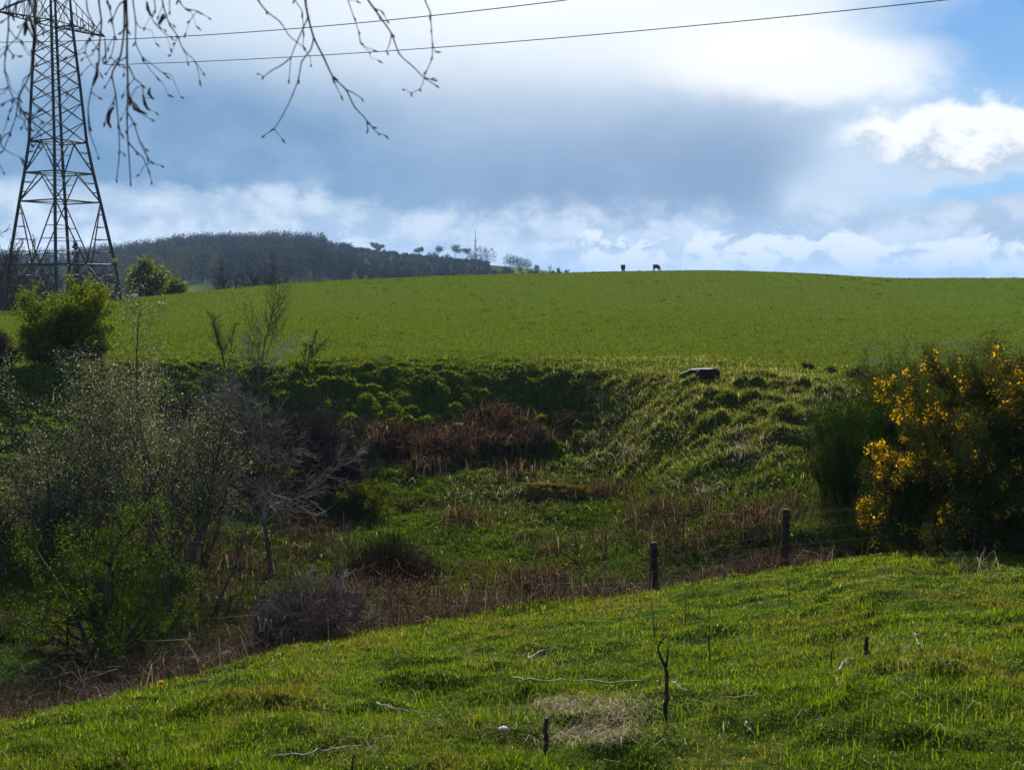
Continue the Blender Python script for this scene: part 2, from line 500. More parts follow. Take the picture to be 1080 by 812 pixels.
# ground
def ground_mat():
    m, nt, out = new_mat('turf')
    zn = nt.nodes.new('ShaderNodeAttribute'); zn.attribute_name = 'zone'   # x: close-cropped pasture, y: ravine litter, z: bare wet soil
    sep = nt.nodes.new('ShaderNodeSeparateXYZ'); nt.links.new(zn.outputs['Vector'], sep.inputs[0])
    nA = noise(nt, 3.2, 8, .72, 'Position', stretch=(.5, 1, 1))
    nB = noise(nt, .16, 4, .6, 'Position', stretch=(.18, 1, 1))
    nC = noise(nt, 14, 6, .75, 'Position')
    past = ramp(nt, nA, [(.30, G(.024, .046, .006)), (.5, G(.058, .090, .008)), (.72, G(.083, .110, .014))])
    past = mixc(nt, mapr(nt, nB, .42, .62, 0, .6), past, G(.070, .080, .013))
    past = mixc(nt, mapr(nt, nC, .60, .72, 0, .5), past, G(.026, .045, .010))
    mead = ramp(nt, nC, [(.3, G(.020, .030, .008)), (.55, G(.036, .060, .010)), (.75, G(.070, .070, .026))])
    lit = ramp(nt, nC, [(.3, G(.012, .013, .007)), (.5, G(.024, .024, .011)), (.75, G(.052, .044, .024))])
    lit = mixc(nt, mapr(nt, noise(nt, .5, 4, .6, 'Position'), .45, .6), lit, G(.028, .046, .010))
    soil = ramp(nt, nC, [(.3, G(.030, .026, .018)), (.7, G(.10, .09, .065))])
    c = mixc(nt, sep.outputs[0], mead, past)
    c = mixc(nt, sep.outputs[1], c, lit)
    c = mixc(nt, sep.outputs[2], c, soil)
    p = nt.nodes.new('ShaderNodeBsdfDiffuse')
    nt.links.new(c, p.inputs['Color'])
    b = nt.nodes.new('ShaderNodeBump'); b.inputs['Strength'].default_value = .9; b.inputs['Distance'].default_value = .06
    nt.links.new(noise(nt, 5, 8, .75, 'Position', stretch=(.6, 1, 1)), b.inputs['Height'])
    nt.links.new(b.outputs[0], p.inputs['Normal'])
    nt.links.new(p.outputs[0], out.inputs[0])
    return m

def build_ground():
    nth = len(TH)
    V = np.stack([XG, YG, ZG], -1).reshape(-1, 3)
    j = np.arange(nth)[:, None]; k = np.arange(NY - 1)[None]
    j2 = (j + 1) % nth
    Q = np.stack([j * NY + k, j * NY + k + 1, j2 * NY + k + 1, j2 * NY + k], -1).reshape(-1, 4)
    V = np.concatenate([V, [[0, 0, -1.66]]])
    c = len(V) - 1
    T = np.array([(c, i * NY, ((i + 1) % nth) * NY) for i in range(nth)])
    me = mesh_np('ground', V, Q[:, ::-1], T[:, ::-1], smooth=True)
    past = sstep(6.8, 7.15, S0)
    lit = w_band(S0, 2.25, 5.0, .35) + .2 * w_band(S0, 4.8, 6.9, .3)
    lit = np.where((YY > 440) & (YY < 1300) & (PXG < 540) & ~((PXG > 192) & (PXG < 228) & (YY < 470)), 1.0, lit)
    soil = w_band(S0, 7.03, 7.5, .1) * sstep(860, 950, PXG) * sstep(-.15, .25, fbm(XG / 1.6, YG / .6, 3, 51))
    zone = np.stack([past, np.clip(lit, 0, 1), np.clip(soil, 0, .8)], -1).reshape(-1, 3)
    zone = np.concatenate([zone, [[0, 0, 0]]])
    a = me.attributes.new('zone', 'FLOAT_VECTOR', 'POINT')
    a.data.foreach_set('vector', zone.astype(np.float32).ravel())
    o = link('ground', me, ground_mat())
    tag(o, 'sheet of turf running from the near meadow over the gully to the far wooded hill', kind='structure')

# ------------------------------------------------------------------ scatter
def scatter(n, px0, px1, Y0, Y1, dens):
    u = RNG.uniform(uv(px0, 385)[0], uv(px1, 385)[0], n)
    Y = np.exp(RNG.uniform(math.log(Y0), math.log(Y1), n))
    x = u * Y
    s = _samp(S0, u, Y)
    d = dens(540 + F_PX * u, Y, s, x)
    keep = RNG.random(n) < d
    x, Y = x[keep], Y[keep]
    return np.stack([x, Y, _samp(ZG, u[keep], Y)], 1), s[keep]

def grass_obj(name, mat, parts, label):
    b = MB()
    for V, Q, T, r in parts: b.add(V, Q, T, r)
    o = link(name, b.mesh(name), mat)
    return tag(o, label, kind='stuff')

def build_grass():
    # near meadow -----------------------------------------------------------
    parts = []
    P, s = scatter(460000, -90, 1170, 3.9, 21, lambda px, Y, s, x: (1 - sstep(1.93, 2.12, s)))
    tuft = fbm(P[:, 0] / .55, P[:, 1] / .55, 3, 70)
    lush = fbm(P[:, 0] / 2.6, P[:, 1] / 2.6, 3, 74)
    n = len(P)
    H = (.020 + .030 * RNG.random(n)) * (1 + 1.2 * np.clip(tuft + .1, 0, 1) + .5 * lush) * (1 + .5 * sstep(1.7, 2.0, s))
    rn = np.clip(RNG.beta(2, 2.2, n) - .22 * fbm(P[:, 0] / .8, P[:, 1] / .8, 3, 79) + .14 * lush, 0, .94)
    dry = RNG.random(n) < .018 + .05 * sstep(.25, .6, fbm(P[:, 0] / 1.3, P[:, 1] / 1.3, 2, 77))
    rn = np.where(dry, RNG.uniform(.95, 1, n), rn)
    W = np.maximum(.0038, P[:, 1] * .0007) * RNG.uniform(.7, 1.3, n)
    parts.append(blades(P - [0, 0, .01], H, W, RNG.uniform(0, 6.3, n), RNG.gamma(2, .42, n), rnd=rn))
    # longer tussocks in the meadow
    C, _ = scatter(420, -60, 1140, 4.2, 19, lambda px, Y, s, x: (s < 1.97) * 1.)
    for c in C:
        m = RNG.integers(25, 60); R = RNG.uniform(.06, .2)
        q = c + np.stack([RNG.normal(0, R, m), RNG.normal(0, R * .8, m), np.zeros(m)], 1)
        q[:, 2] = gz(q[:, 0], q[:, 1]) - .01
        parts.append(blades(q, RNG.uniform(.05, .13, m), max(.0045, c[1] * .0006), RNG.uniform(0, 6.3, m), RNG.gamma(2, .35, m),
                            rnd=np.clip(RNG.normal(RNG.uniform(.05, .6), .15, m), 0, .94)))
    grass_obj('meadow_grass', M['meadow'], parts, 'bright green tufted grass of the near meadow')

    # pasture across the gully --------------------------------------------------
    P, s = scatter(200000, -60, 1140, 39, 160, lambda px, Y, s, x: sstep(6.85, 7.1, s) * (1 - sstep(9.3, 9.6, s)))
    n = len(P)
    k = np.clip(fbm(P[:, 0] / 4, P[:, 1] / 2, 3, 80), -1, 1)
    C, _ = scatter(550, -60, 1140, 40, 158, lambda px, Y, s, x: (s > 7.05) * (s < 9.3) * (.25 + .75 * sstep(0, .4, fbm(x / 9, Y / 9, 3, 180))))
    C = np.repeat(C, 9, 0) + RNG.normal(0, .14, (len(C) * 9, 3)) * [1, .8, 0]
    C[:, 2] = gz(C[:, 0], C[:, 1])
    m2 = len(C)
    clumps = blades(C, RNG.uniform(.08, .2, m2), C[:, 1] * .0009, RNG.uniform(0, 6.3, m2), RNG.gamma(2, .4, m2), rnd=np.where(np.repeat(RNG.random(m2 // 9), 9) < .8, RNG.uniform(0, .15, m2), RNG.uniform(.9, 1, m2)))
    grass_obj('pasture_grass', M['field'], [clumps, blades(P, (.045 + .06 * RNG.random(n)) * (1 + .4 * k), P[:, 1] * .00075, RNG.uniform(0, 6.3, n), RNG.gamma(2, .3, n),
                                                   rnd=np.clip(RNG.beta(2, 2, n) + .2 * k, 0, 1))], 'short grazed grass of the sunlit sheep pasture')

    # tussocky bank, spur and gully floor ---------------------------------------
    P, s = scatter(420000, -60, 1100, 19, 43, lambda px, Y, s, x: sstep(2.6, 3.4, s) * (1 - sstep(6.95, 7.25, s)) * (.55 + .45 *
                   sstep(-.35, .1, fbm(x / 1.1, Y / 1.1, 3, 83) + .45 * (s > 5.2))))
    n = len(P)
    F, hid = worley(P[:, 0] / .56 + .35 * fbm(P[:, 0], P[:, 1], 2, 30), P[:, 1] / .44 + .35 * fbm(P[:, 0] + 9, P[:, 1], 2, 31), 4)
    H = np.where(s < 5.1, (.10 + .16 * RNG.random(n)), (.06 + .12 * RNG.random(n)) * (1.3 - .8 * np.minimum(F, 1)))
    dryz = sstep(.1, .55, fbm(P[:, 0] / 1.7, P[:, 1] / 1.2, 3, 86)) * .07
    rn = np.clip(RNG.beta(2, 2.2, n) * np.where(s < 5, .62, .9) + .12 * (hid - .5), 0, .86)
    rn = np.where(RNG.random(n) < dryz + .015, RNG.uniform(.9, 1, n), rn)
    grass_obj('bank_grass', M['bank'], [blades(P - [0, 0, .03], H, P[:, 1] * .0009 * RNG.uniform(.7, 1.4, n), -1.57 + RNG.normal(0, 1.0, n), RNG.gamma(2.2, .38, n), rnd=rn)],
              'shaggy tussock grass over the steep bank and gully floor')

    def spur_mask(px, Y, s, x):
        m = sstep(575, 640, px + 40 * (s - 6.2)) * (1 - sstep(860, 900, px))
        return m * sstep(4.7, 5.2, s) * (1 - sstep(6.95, 7.2, s)) * (.35 + .65 * sstep(-.25, .2, fbm(x / 1.5, Y / 1.2, 3, 210)))
    P, s = scatter(120000, 540, 900, 25, 43, spur_mask)
    n = len(P)
    grass_obj('spur_grass', M['spur'], [blades(P, RNG.uniform(.05, .24, n) * (.6 + .8 * RNG.random(n)), P[:, 1] * .0005, -1.75 + RNG.normal(0, 1.2, n), RNG.gamma(3, .35, n))],
              'long pale olive grass combed down the sunlit spur')

    # pale dead grass ------------------------------------------------------------
    parts = []
    spots = [(560, 515, 40, 12, 500), (545, 398, 60, 8, 60), (660, 480, 26, 14, 350), (690, 405, 30, 8, 120), (650, 440, 40, 40, 700), (620, 480, 34, 26, 400), (560, 545, 60, 24, 160), (790, 480, 28, 26, 500), (775, 470, 14, 16, 260), (880, 420, 40, 10, 420),
             (800, 400, 60, 10, 140), (500, 525, 34, 12, 360), (735, 520, 46, 10, 420), (655, 757, 26, 18, 800), (600, 748, 36, 8, 760), (640, 778, 24, 8, 420), (620, 762, 70, 26, 420), (585, 785, 30, 6, 120), (620, 778, 30, 8, 600), (540, 700, 60, 10, 160), (960, 690, 80, 20, 260), (720, 440, 60, 30, 260), (885, 712, 14, 10, 90), (855, 470, 16, 26, 320), (460, 500, 60, 12, 200),
             (1030, 605, 30, 8, 160), (450, 610, 60, 16, 220), (280, 560, 60, 40, 260)]
    for px, py, sx, sy, m in spots:
        Q = []; m = m // 2
        for i in range(m):
            g = ground(px + random.gauss(0, sx * .6), py + random.gauss(0, sy * .6))
            Q.append(g[:])
        Q = np.array(Q); Y = Q[:, 1]
        k = np.where(Y < 12, .27, 1.)
        parts.append(blades(Q, RNG.uniform(.16, .42, m) * k, np.maximum(.003, Y * .00045), -1.57 + RNG.normal(0, 1.3, m), RNG.gamma(3, .4, m)))
    P, s = scatter(5200, -40, 1120, 4.4, 40, lambda px, Y, s, x: np.where(s < 2, .22, .25) * (s < 7.05))
    n = len(P)
    parts.append(blades(P, RNG.uniform(.1, .3, n) * np.where(s < 2, .5, 1.), np.maximum(.003, P[:, 1] * .0004), RNG.uniform(0, 6.3, n), RNG.gamma(3, .5, n)))
    P, s = scatter(60000, -60, 1140, 4, 20, lambda px, Y, s, x: (s < 1.98) * sstep(.12, .5, fbm(x / .9, Y / .7, 3, 220)) * .5)
    n = len(P)
    parts.append(blades(P, RNG.uniform(.03, .07, n), np.maximum(.0028, P[:, 1] * .00045), RNG.uniform(0, 6.3, n), RNG.uniform(1, 2.6, n), rnd=RNG.random(n) ** 2 * .8))
    grass_obj('dead_grass', M['dry'], parts, 'bleached straw-coloured dead grass lying among the green')

    # brown litter of brambles along the foot of the meadow -----------------------
    def edge(px, Y, s, x):
        a = np.maximum(w_band(s, 2.02, 3.25, .12) * (1 - sstep(760, 960, px)), .6 * w_band(s, 2.5, 4.6, .2) * sstep(590, 680, px) * (1 - sstep(880, 960, px)))
        a = np.maximum(a, .5 * w_band(s, 2.5, 5, .2) * sstep(-.12, .25, fbm(x / 2, Y / 2, 3, 95)))
        a = np.maximum(a, .55 * w_band(s, 2.4, 5.1, .25) * sstep(150, 210, px) * (1 - sstep(360, 420, px)))
        return a * (.35 + .65 * sstep(-.3, .3, fbm(x / 1.2, Y / 1.2, 3, 90)))
    P, s = scatter(150000, -60, 980, 11, 34, edge)
    n = len(P)
    hv = sstep(-.5, .6, fbm(P[:, 0] / 1.4, P[:, 1] / 1.4, 3, 91))
    tall = np.where(s > 3.3, .6, 1) * np.interp(540 + F_PX * P[:, 0] / P[:, 1], [-60, 150, 330, 480, 560, 700, 980], [.45, .6, .75, .75, .6, .5, .55])
    H = RNG.uniform(.3, 1.0, n) * tall * (.5 + hv)
    V1 = blades(P, H, P[:, 1] * .0007, RNG.uniform(0, 6.3, n), RNG.gamma(2.5, .35, n))
    grass_obj('undergrowth', M['litter'], [V1], 'tangled brown dead undergrowth along the foot of the meadow')
    # arching bramble canes
    P, s = scatter(6000, -60, 900, 11, 25, lambda px, Y, s, x: edge(px, Y, s, x) * .45)
    b = MB(); n = len(P); yaw = RNG.uniform(0, 6.3, n); Lc = RNG.uniform(.5, 1.5, n)
    prev = P.copy(); LP = []
    for k in range(1, 7):
        t = k / 6
        q = P + np.stack([np.cos(yaw) * Lc * t * .8, np.sin(yaw) * Lc * t * .8, Lc * (1.5 * t - 1.45 * t * t) * .9], 1) + RNG.normal(0, .025, (n, 3))
        b.tubes(prev, q, np.full(n, .006 * (1.1 - .6 * t)), np.full(n, .006 * (1.0 - .6 * t)), sides=3)
        prev = q; LP.append(q)
    o = link('bramble_canes', b.mesh('bramble_canes'), M['twig']); tag(o, 'arching bare bramble canes in the brown strip below the meadow', kind='stuff')

    # rusty dead bracken ------------------------------------------------------------
    parts = []
    for px, py, sx, sy, m in [(430, 475, 44, 16, 1500), (490, 472, 40, 18, 1900), (540, 468, 34, 20, 1500), (525, 445, 20, 8, 600), (400, 462, 30, 10, 500), (455, 500, 40, 6, 300), (640, 525, 30, 7, 420), (430, 640, 60, 14, 900), (570, 625, 40, 14, 700),
                              (720, 575, 60, 16, 420), (330, 565, 40, 30, 500), (480, 555, 24, 12, 160), (600, 585, 40, 14, 260), (700, 545, 50, 12, 420), (790, 560, 40, 18, 420), (540, 505, 40, 6, 200), (250, 600, 40, 24, 380), (600, 450, 12, 8, 200)]:
        Q = np.array([ground(px + random.gauss(0, sx * .55), py + random.gauss(0, sy * .5))[:] for i in range(m // 7)])
        Q = np.repeat(Q, 4, 0) + RNG.normal(0, .07, (len(Q) * 4, 3)) * [1, 1, 0]
        n = len(Q)
        parts.append(blades(Q, RNG.uniform(.2, .75, n), Q[:, 1] * .0008, RNG.uniform(0, 6.3, n), RNG.gamma(2.0, .35, n)))
    b = MB()
    for p in parts:
        b.add(*p)
        tips = p[0].reshape(-1, 5, 3)
        for t in (.4, .7, 1.0):
            c = tips[:, 2] * (1 - t) + tips[:, 4] * t
            V, Q, r = leaves(c + RNG.normal(0, .03, c.shape), .06, .35); b.add(V, Q, None, r)
    o = link('bracken', b.mesh('bracken'), M['bracken']); tag(o, 'rust-brown dead bracken on the gully floor below the bank', kind='stuff')

# ------------------------------------------------------------------ trees
def grow(rng, base, d0, L, r0, spec):
    """branching skeleton; spec has one dict per level"""
    segs, anchors = [], []
    def br(p, d, L, r, lev):
        sp = spec[lev]
        n = max(2, int(round(L / sp['seg'])))
        st = L / n
        for i in range(n):
            d = Vector((d.x + rng.gauss(0, sp['wob']), d.y + rng.gauss(0, sp['wob']), d.z + rng.gauss(0, sp['wob']) + sp['trop'] * st))
            d.normalize()
            t = (i + 1) / n
            q = p + d * st
            ra, rb = r * (1 - sp.get('taper', .8) * i / n), r * (1 - sp.get('taper', .8) * t)
            segs.append((p.x, p.y, p.z, q.x, q.y, q.z, ra, rb, lev))
            if lev + 1 < len(spec) and t > sp['bare']:
                k = sp['kids'] * st
                k = int(k) + (rng.random() < k - int(k))
                for _ in range(k):
                    ax = d.cross(Vector((rng.gauss(0, 1), rng.gauss(0, 1), rng.gauss(0, 1))))
                    if ax.length < 1e-4: continue
                    ax.normalize()
                    dd = Matrix.Rotation(math.radians(rng.gauss(sp['ang'], 10)), 3, ax) @ d
                    ll = L * sp['ratio'] * (1 - sp.get('short', .6) * max(0, (t - sp['bare']) / (1.001 - sp['bare']))) * rng.uniform(.6, 1.2)
                    ll = max(ll, spec[lev + 1]['seg'] * 1.2)
                    br(q, dd, ll, max(rb * sp.get('kidr', .62), spec[lev + 1].get('rmin', .003)), lev + 1)
            if lev >= len(spec) - 2:
                anchors.append((q.x, q.y, q.z, lev))
            p = q
    br(Vector(base), Vector(d0).normalized(), L, r0, 0)
    return segs, anchors

def wood_mesh(name, segs, sides=None):
    b = MB(); S = np.array(segs)
    for lev in np.unique(S[:, 8]):
        q = S[S[:, 8] == lev]
        ns = {0: 7, 1: 5}.get(int(lev), 3)
        g = (q[:, 3] + 1.7 * q[:, 4]) * 1.1 + 31
        rn = np.clip(.5 + .55 * fbm(g, q[:, 5] * 1.6 + 3.3, 3, 200), 0, 1)
        b.tubes(q[:, :3], q[:, 3:6], q[:, 6], q[:, 7] * 1.0, sides=ns, rnd=np.repeat(rn, 2 * ns))
    return b.mesh(name)

def tree(name, base, stems, spec, label, cat='tree', group=None, bark='bark', twig='twig', leaf=None, leafn=3, leafsize=.05, leafspread=.08, aspect=.55,
         seed=1, split=2, leafrnd=None, minr=0.):
    rng = random.Random(seed)
    r2 = np.random.default_rng(seed)
    root = empty(name, base, label, cat, group)
    segs, anc, ks = [], [], 0
    for (off, d, L, r) in stems:
        p = Vector(off)
        s, a = grow(rng, p, d, L, r, spec)
        segs += [q + (ks,) for q in s]; anc += a; ks += 1
    S = np.array(segs)
    if minr: S[:, 6:8] = np.maximum(S[:, 6:8], minr * (1 - .1 * S[:, 8:9]))
    tr = S[S[:, 8] < split]; tw = S[S[:, 8] >= split]
    if len(stems) <= 11:
        for k in np.unique(S[:, 9]):
            q = tr[tr[:, 9] == k]
            if len(q): link('trunk', wood_mesh('trunk', q), M[bark], root)
    else:
        link('stem', wood_mesh('stem', tr), M[bark], root)
    if len(tw) and leaf is None:
        link('crown', wood_mesh('crown', tw), M[twig], root)
    elif leaf is not None:
        for k in np.unique(tw[:, 9]) if len(stems) <= 11 and len(tw) else ():
            link('branch', wood_mesh('branch', tw[tw[:, 9] == k]), M[twig], root)
        A = np.array(anc)[:, :3]
        A = np.repeat(A, leafn, 0) + r2.normal(0, leafspread, (len(A) * leafn, 3))
        V, Q, r = leaves(A, leafsize * r2.uniform(.6, 1.3, len(A)), aspect, rng=r2)
        link('crown', mesh_np('crown', V, Q, None, r), M[leaf], root)
    return root, np.array(anc)[:, :3]

def bare_spec(h, dens=1.0, droop=0.0, wide=40):
    return [dict(seg=h / 14, wob=.05, trop=.02, bare=.22, kids=22 / h * dens, ang=wide, ratio=.42, short=.55),
            dict(seg=h / 22, wob=.10, trop=.10 + droop, bare=.12, kids=34 / h * dens, ang=38, ratio=.42, short=.5, rmin=.004),
            dict(seg=h / 34, wob=.14, trop=.08 + droop, bare=.1, kids=34 / h * dens, ang=36, ratio=.42, short=.4, rmin=.003),
            dict(seg=h / 50, wob=.18, trop=.05, bare=1, kids=0, ang=30, ratio=.4, rmin=.002)]

def build_trees():
    up = (0, 0, 1)
    # slender saplings on the lip of the bank
    for px, Y, hp, seed, lab in [(277, 40.2, 100, 3, 'slender bare sapling with upswept twigs on the bank top'),
                                 (238, 40.4, 62, 4, 'smaller leaning bare sapling on the bank top beside the tall slender one')]:
        b = stand(px, Y); h = hp / F_PX * Y
        sp = bare_spec(h, 1.3, .25, 32)[:3]
        tree('bare_sapling', b, [((0, 0, -.1), (.02 if px > 250 else -.22, 0, 1), h, .032), ((0.05, 0, -.1), (.25, .1, 1), h * .7, .02), ((0, 0.05, -.1), (-.35, .1, 1), h * .6, .018)], sp, lab, 'sapling', 'bare saplings along the bank top', twig='twig', seed=seed, split=1, minr=.0055)
    b = stand(322, 40.0)
    tree('bare_sapling', b, [((0, 0, -.1), (.3, 0, 1), 1.3, .02), ((0, 0, -.1), (.7, 0, 1), 1.2, .02), ((0, 0, -.1), (-.1, 0, 1), .9, .02)], bare_spec(1.4, .7, .3, 35)[:3],
         'low spreading bare sapling at the right end of the bank-top saplings', 'sapling', 'bare saplings along the bank top', seed=6, split=1, minr=.011)
    # bare birch in the gully
    b = stand(284, 24.5); h = 5.3
    sp = bare_spec(h, 1.4, -.05, 52); sp[0]['bare'] = .18; sp[0]['ratio'] = .48; sp[0]['kidr'] = .34; sp[1]['kids'] *= 1.4; sp[2]['kids'] *= 1.3
    tree('birch_tree', b, [((0, 0, -.2), (-.05, 0, 1), h, .06)], sp, 'bare birch tree with pale twigs standing in the middle of the gully', 'tree', bark='palebark', twig='palebark', seed=11, split=1, minr=.0055)
    # dark bare thicket behind the birch
    for i, (px, Y, h, lab) in enumerate([(250, 32, 2.6, 'dark purplish thorn bush behind the bare birch'), (318, 33, 2.4, 'dark bare thorn bush between the birch and the mossy bush'),
                                         (352, 31, 1.8, 'low dark thorn bush below the tussock bank'), (215, 34, 2.3, 'dark thorn bush under the two bank-top saplings')]):
        b = stand(px, Y)
        st = [((random.gauss(0, .5), random.gauss(0, .3), -.1), (random.gauss(0, .5), random.gauss(0, .4), 1), h * random.uniform(.7, 1), .03) for _ in range(22)]
        sp = bare_spec(h, 1.1, 0, 50)
        tree('thorn_bush', b, st, sp, lab, 'bush', 'dark thorn bushes in the gully', seed=20 + i, split=1, bark='twig', twig='twig', minr=.007)
    # big willow with pale catkins
    for i, (px, Y, hp, sp_n, lab, spread) in enumerate([
            (156, 27, 196, 11, 'large many-stemmed willow covered in pale silvery catkins', .48),
            (104, 28.5, 186, 9, 'pale-budded willow rising just left of the large catkin willow', .45),
            (58, 25, 140, 7, 'short pale-budded willow at the outer side of the willow thicket', .36),
            (205, 25.5, 165, 6, 'smaller willow with pale catkins between the large willow and the bare birch', .3),
            (-10, 23.5, 120, 5, 'low budding willow cut off at the edge of the picture', .4)]):
        b = stand(px, Y); h = hp / F_PX * Y
        rng = random.Random(30 + i)
        st = []
        for k in range(sp_n):
            a = 2 * math.pi * k / sp_n + rng.gauss(0, .3)
            st.append(((rng.gauss(0, .35), rng.gauss(0, .35), -.2), (math.cos(a) * spread * rng.uniform(.3, 1.5), math.sin(a) * spread, 1), h * rng.uniform(.7, 1.0), .045))
        if i == 0: st.append(((-.1, 0, -.2), (-.03, 0, 1), h * 1.3, .05))
        sp = bare_spec(h, .8, .06, 36); sp[0]['bare'] = .2; sp = sp[:3]; sp[2]['seg'] = h / 46; sp[1]['kids'] *= 1.1
        tree('willow_tree', b, st, sp, lab, 'tree', 'budding willows in the gully', twig='twig', leaf='catkin', leafn=5, leafsize=.054, leafspread=.09, aspect=.5, seed=31 + i, split=1, minr=.006)
    # hawthorn coming into leaf at the lower end
    b = stand(98, 18.5)
    sp = bare_spec(3.6, 1.0, -.02, 62); sp[0]['bare'] = .1; sp[0]['ratio'] = .6; sp = sp[:3]
    tree('hawthorn_tree', b, [((0, 0, -.2), (0, 0, 1), 2.9, .075), ((.1, 0, -.2), (.5, .2, 1), 2.2, .05), ((-.1, 0, -.2), (-.6, .1, 1), 2.4, .05), ((0, .1, -.2), (.9, -.2, .8), 1.8, .04), ((0, .1, -.2), (-.9, -.3, .6), 2.0, .04)], sp,
         'low hawthorn opening bright green leaves over a dark upright trunk', 'tree', leaf='greenleaf', leafn=9, leafsize=.045, leafspread=.06, seed=41, split=1, minr=.006)
    for px, Y, h, sd, lab in [(168, 21.0, 3.2, 43, 'dark slim stem with few green leaves right of the hawthorn'), (205, 21.5, 2.6, 44, 'dark leaning bare stem nearest the birch')]:
        b = stand(px, Y)
        sp = bare_spec(h, .6, .05, 40)[:3]; sp[0]['bare'] = .4
        tree('slim_tree', b, [((0, 0, -.2), (.06, 0, 1), h, .05), ((.2, 0, -.2), (.25, 0, 1), h * .8, .04)], sp, lab, 'tree', 'slim dark stems behind the hawthorn', leaf='greenleaf', leafn=1, leafsize=.06, leafspread=.06, seed=sd, split=1, minr=.007)
    # rounded tree in young leaf on the edge of the pasture
    b = stand(68, 41.2); h = 3.15
    sp = bare_spec(h, 1.5, .03, 50); sp[0]['bare'] = .06; sp[0]['ratio'] = .55; sp = sp[:3]
    tree('hawthorn_tree', b, [((0, 0, -.2), (.05, 0, 1), h * .95, .12), ((.1, 0, -.2), (.6, 0, 1), h * .9, .08), ((-.1, 0, -.2), (-.55, .1, 1), h * .85, .08), ((0, .1, -.2), (.3, -.6, 1), h * .85, .07), ((0, .1, -.2), (-.3, .6, 1), h * .9, .07), ((0, .1, -.2), (-1.2, .1, .8), h * .5, .06), ((0, .1, -.2), (1.3, .1, .8), h * .5, .06)], sp,
         'bushy round tree in fresh yellow-green leaf on the pasture edge below the pylon', 'tree', leaf='hawthorn', leafn=6, leafsize=.085, leafspread=.11, seed=51, split=1)
    # bare scrub at the picture's edge
    b = stand(-4, 41.5)
    st = [((random.gauss(0, .5), random.gauss(0, .4), -.1), (random.gauss(0, .4), random.gauss(0, .4), 1), random.uniform(1.0, 1.7), .03) for _ in range(14)]
    tree('thorn_bush', b, st, bare_spec(1.7, 1.1, 0, 45), 'brown bare thorn bush beside the round leafy tree', 'bush', seed=55, split=1, bark='purpletwig', twig='twig', minr=.012)

    # trees beyond the pasture
    for i, (px, Y, top, kind, lab) in enumerate([
            (3, 104, 262, 0, 'bare tree at the outer edge of the row behind the pylon'),
            (15, 112, 247, 0, 'tallest bare purple-brown tree behind the pylon'),
            (28, 118, 256, 0, 'bare tree with a rounded top behind the pylon left leg'),
            (44, 121, 282, 0, 'low bare tree behind the middle of the pylon'),
            (60, 125, 281, 0, 'low bare tree framed between the inner pylon legs'),
            (84, 128, 256, 2, 'narrow dark conifer seen through the pylon'),
            (96, 121, 280, 0, 'low bare tree behind the pylon right leg'),
            (112, 130, 284, 0, 'thin bare tree just outside the pylon right leg'),
            (158, 112, 279, 1, 'rounded yellow-green tree standing just over the brow of the pasture'),
            (186, 125, 296, 1, 'small olive-green bush beside the yellow-green tree on the brow'),
            (240, 150, 283, 0, 'dark bare tree on the left of the pair over the brow'),
            (266, 152, 281, 0, 'dark bare tree on the right of the pair over the brow'),
            (288, 160, 289, 0, 'small bare tree trailing the dark pair over the brow')]):
        b = stand(px, Y)
        zt = uv(px, top)[1] * Y
        h = max(1.6, zt - b.z)
        w = .35
        st = [((0, 0, -.3), (0, 0, 1), h, .16), ((.2, 0, -.3), (w, 0, 1), h * .85, .12), ((-.2, 0, -.3), (-w, .1, 1), h * .85, .12), ((0, .2, -.3), (.1, -w, 1), h * .9, .1)]
        sp = bare_spec(h, .75, .0, 46); sp[0]['bare'] = .15; sp[0]['ratio'] = .5; sp = sp[:3]
        if kind == 0:
            tree('bare_tree', b, st, sp, lab, 'tree', 'bare trees beyond the pasture', seed=60 + i, split=1, twig='twig', minr=.035, leaf=None)
        elif kind == 1:
            tree('leafy_tree', b, st, sp, lab, 'tree', 'green trees beyond the pasture', leaf='hawthorn', leafn=5, leafsize=.3, leafspread=.3, seed=60 + i, split=1, minr=.03)
        else:
            conifer(b, h, h * .18, 60 + i, lab, 'tree')

def conifer(b, h, w, seed, lab, group=None, n=900, size=.35):
    root = empty('conifer_tree', b, lab, 'tree')
    r = np.random.default_rng(seed)
    bb = MB(); bb.pipe([(0, 0, -.3), (0, 0, h * .5), (0, 0, h)], [h * .02, h * .014, h * .003], 6)
    link('trunk', bb.mesh('trunk'), M['bark'], root)
    t = r.random(n) ** 1.3
    a = r.uniform(0, 6.3, n); rad = w * (1 - t) * np.sqrt(r.random(n)) * (.75 + .25 * np.sin(t * 40))
    P = np.stack([np.cos(a) * rad, np.sin(a) * rad, h * (.12 + .88 * t)], 1)
    V, Q, q = leaves(P, size * r.uniform(.6, 1.3, n), .4, rng=r)
    link('crown', mesh_np('crown', V, Q, None, q), M['conifer'], root)

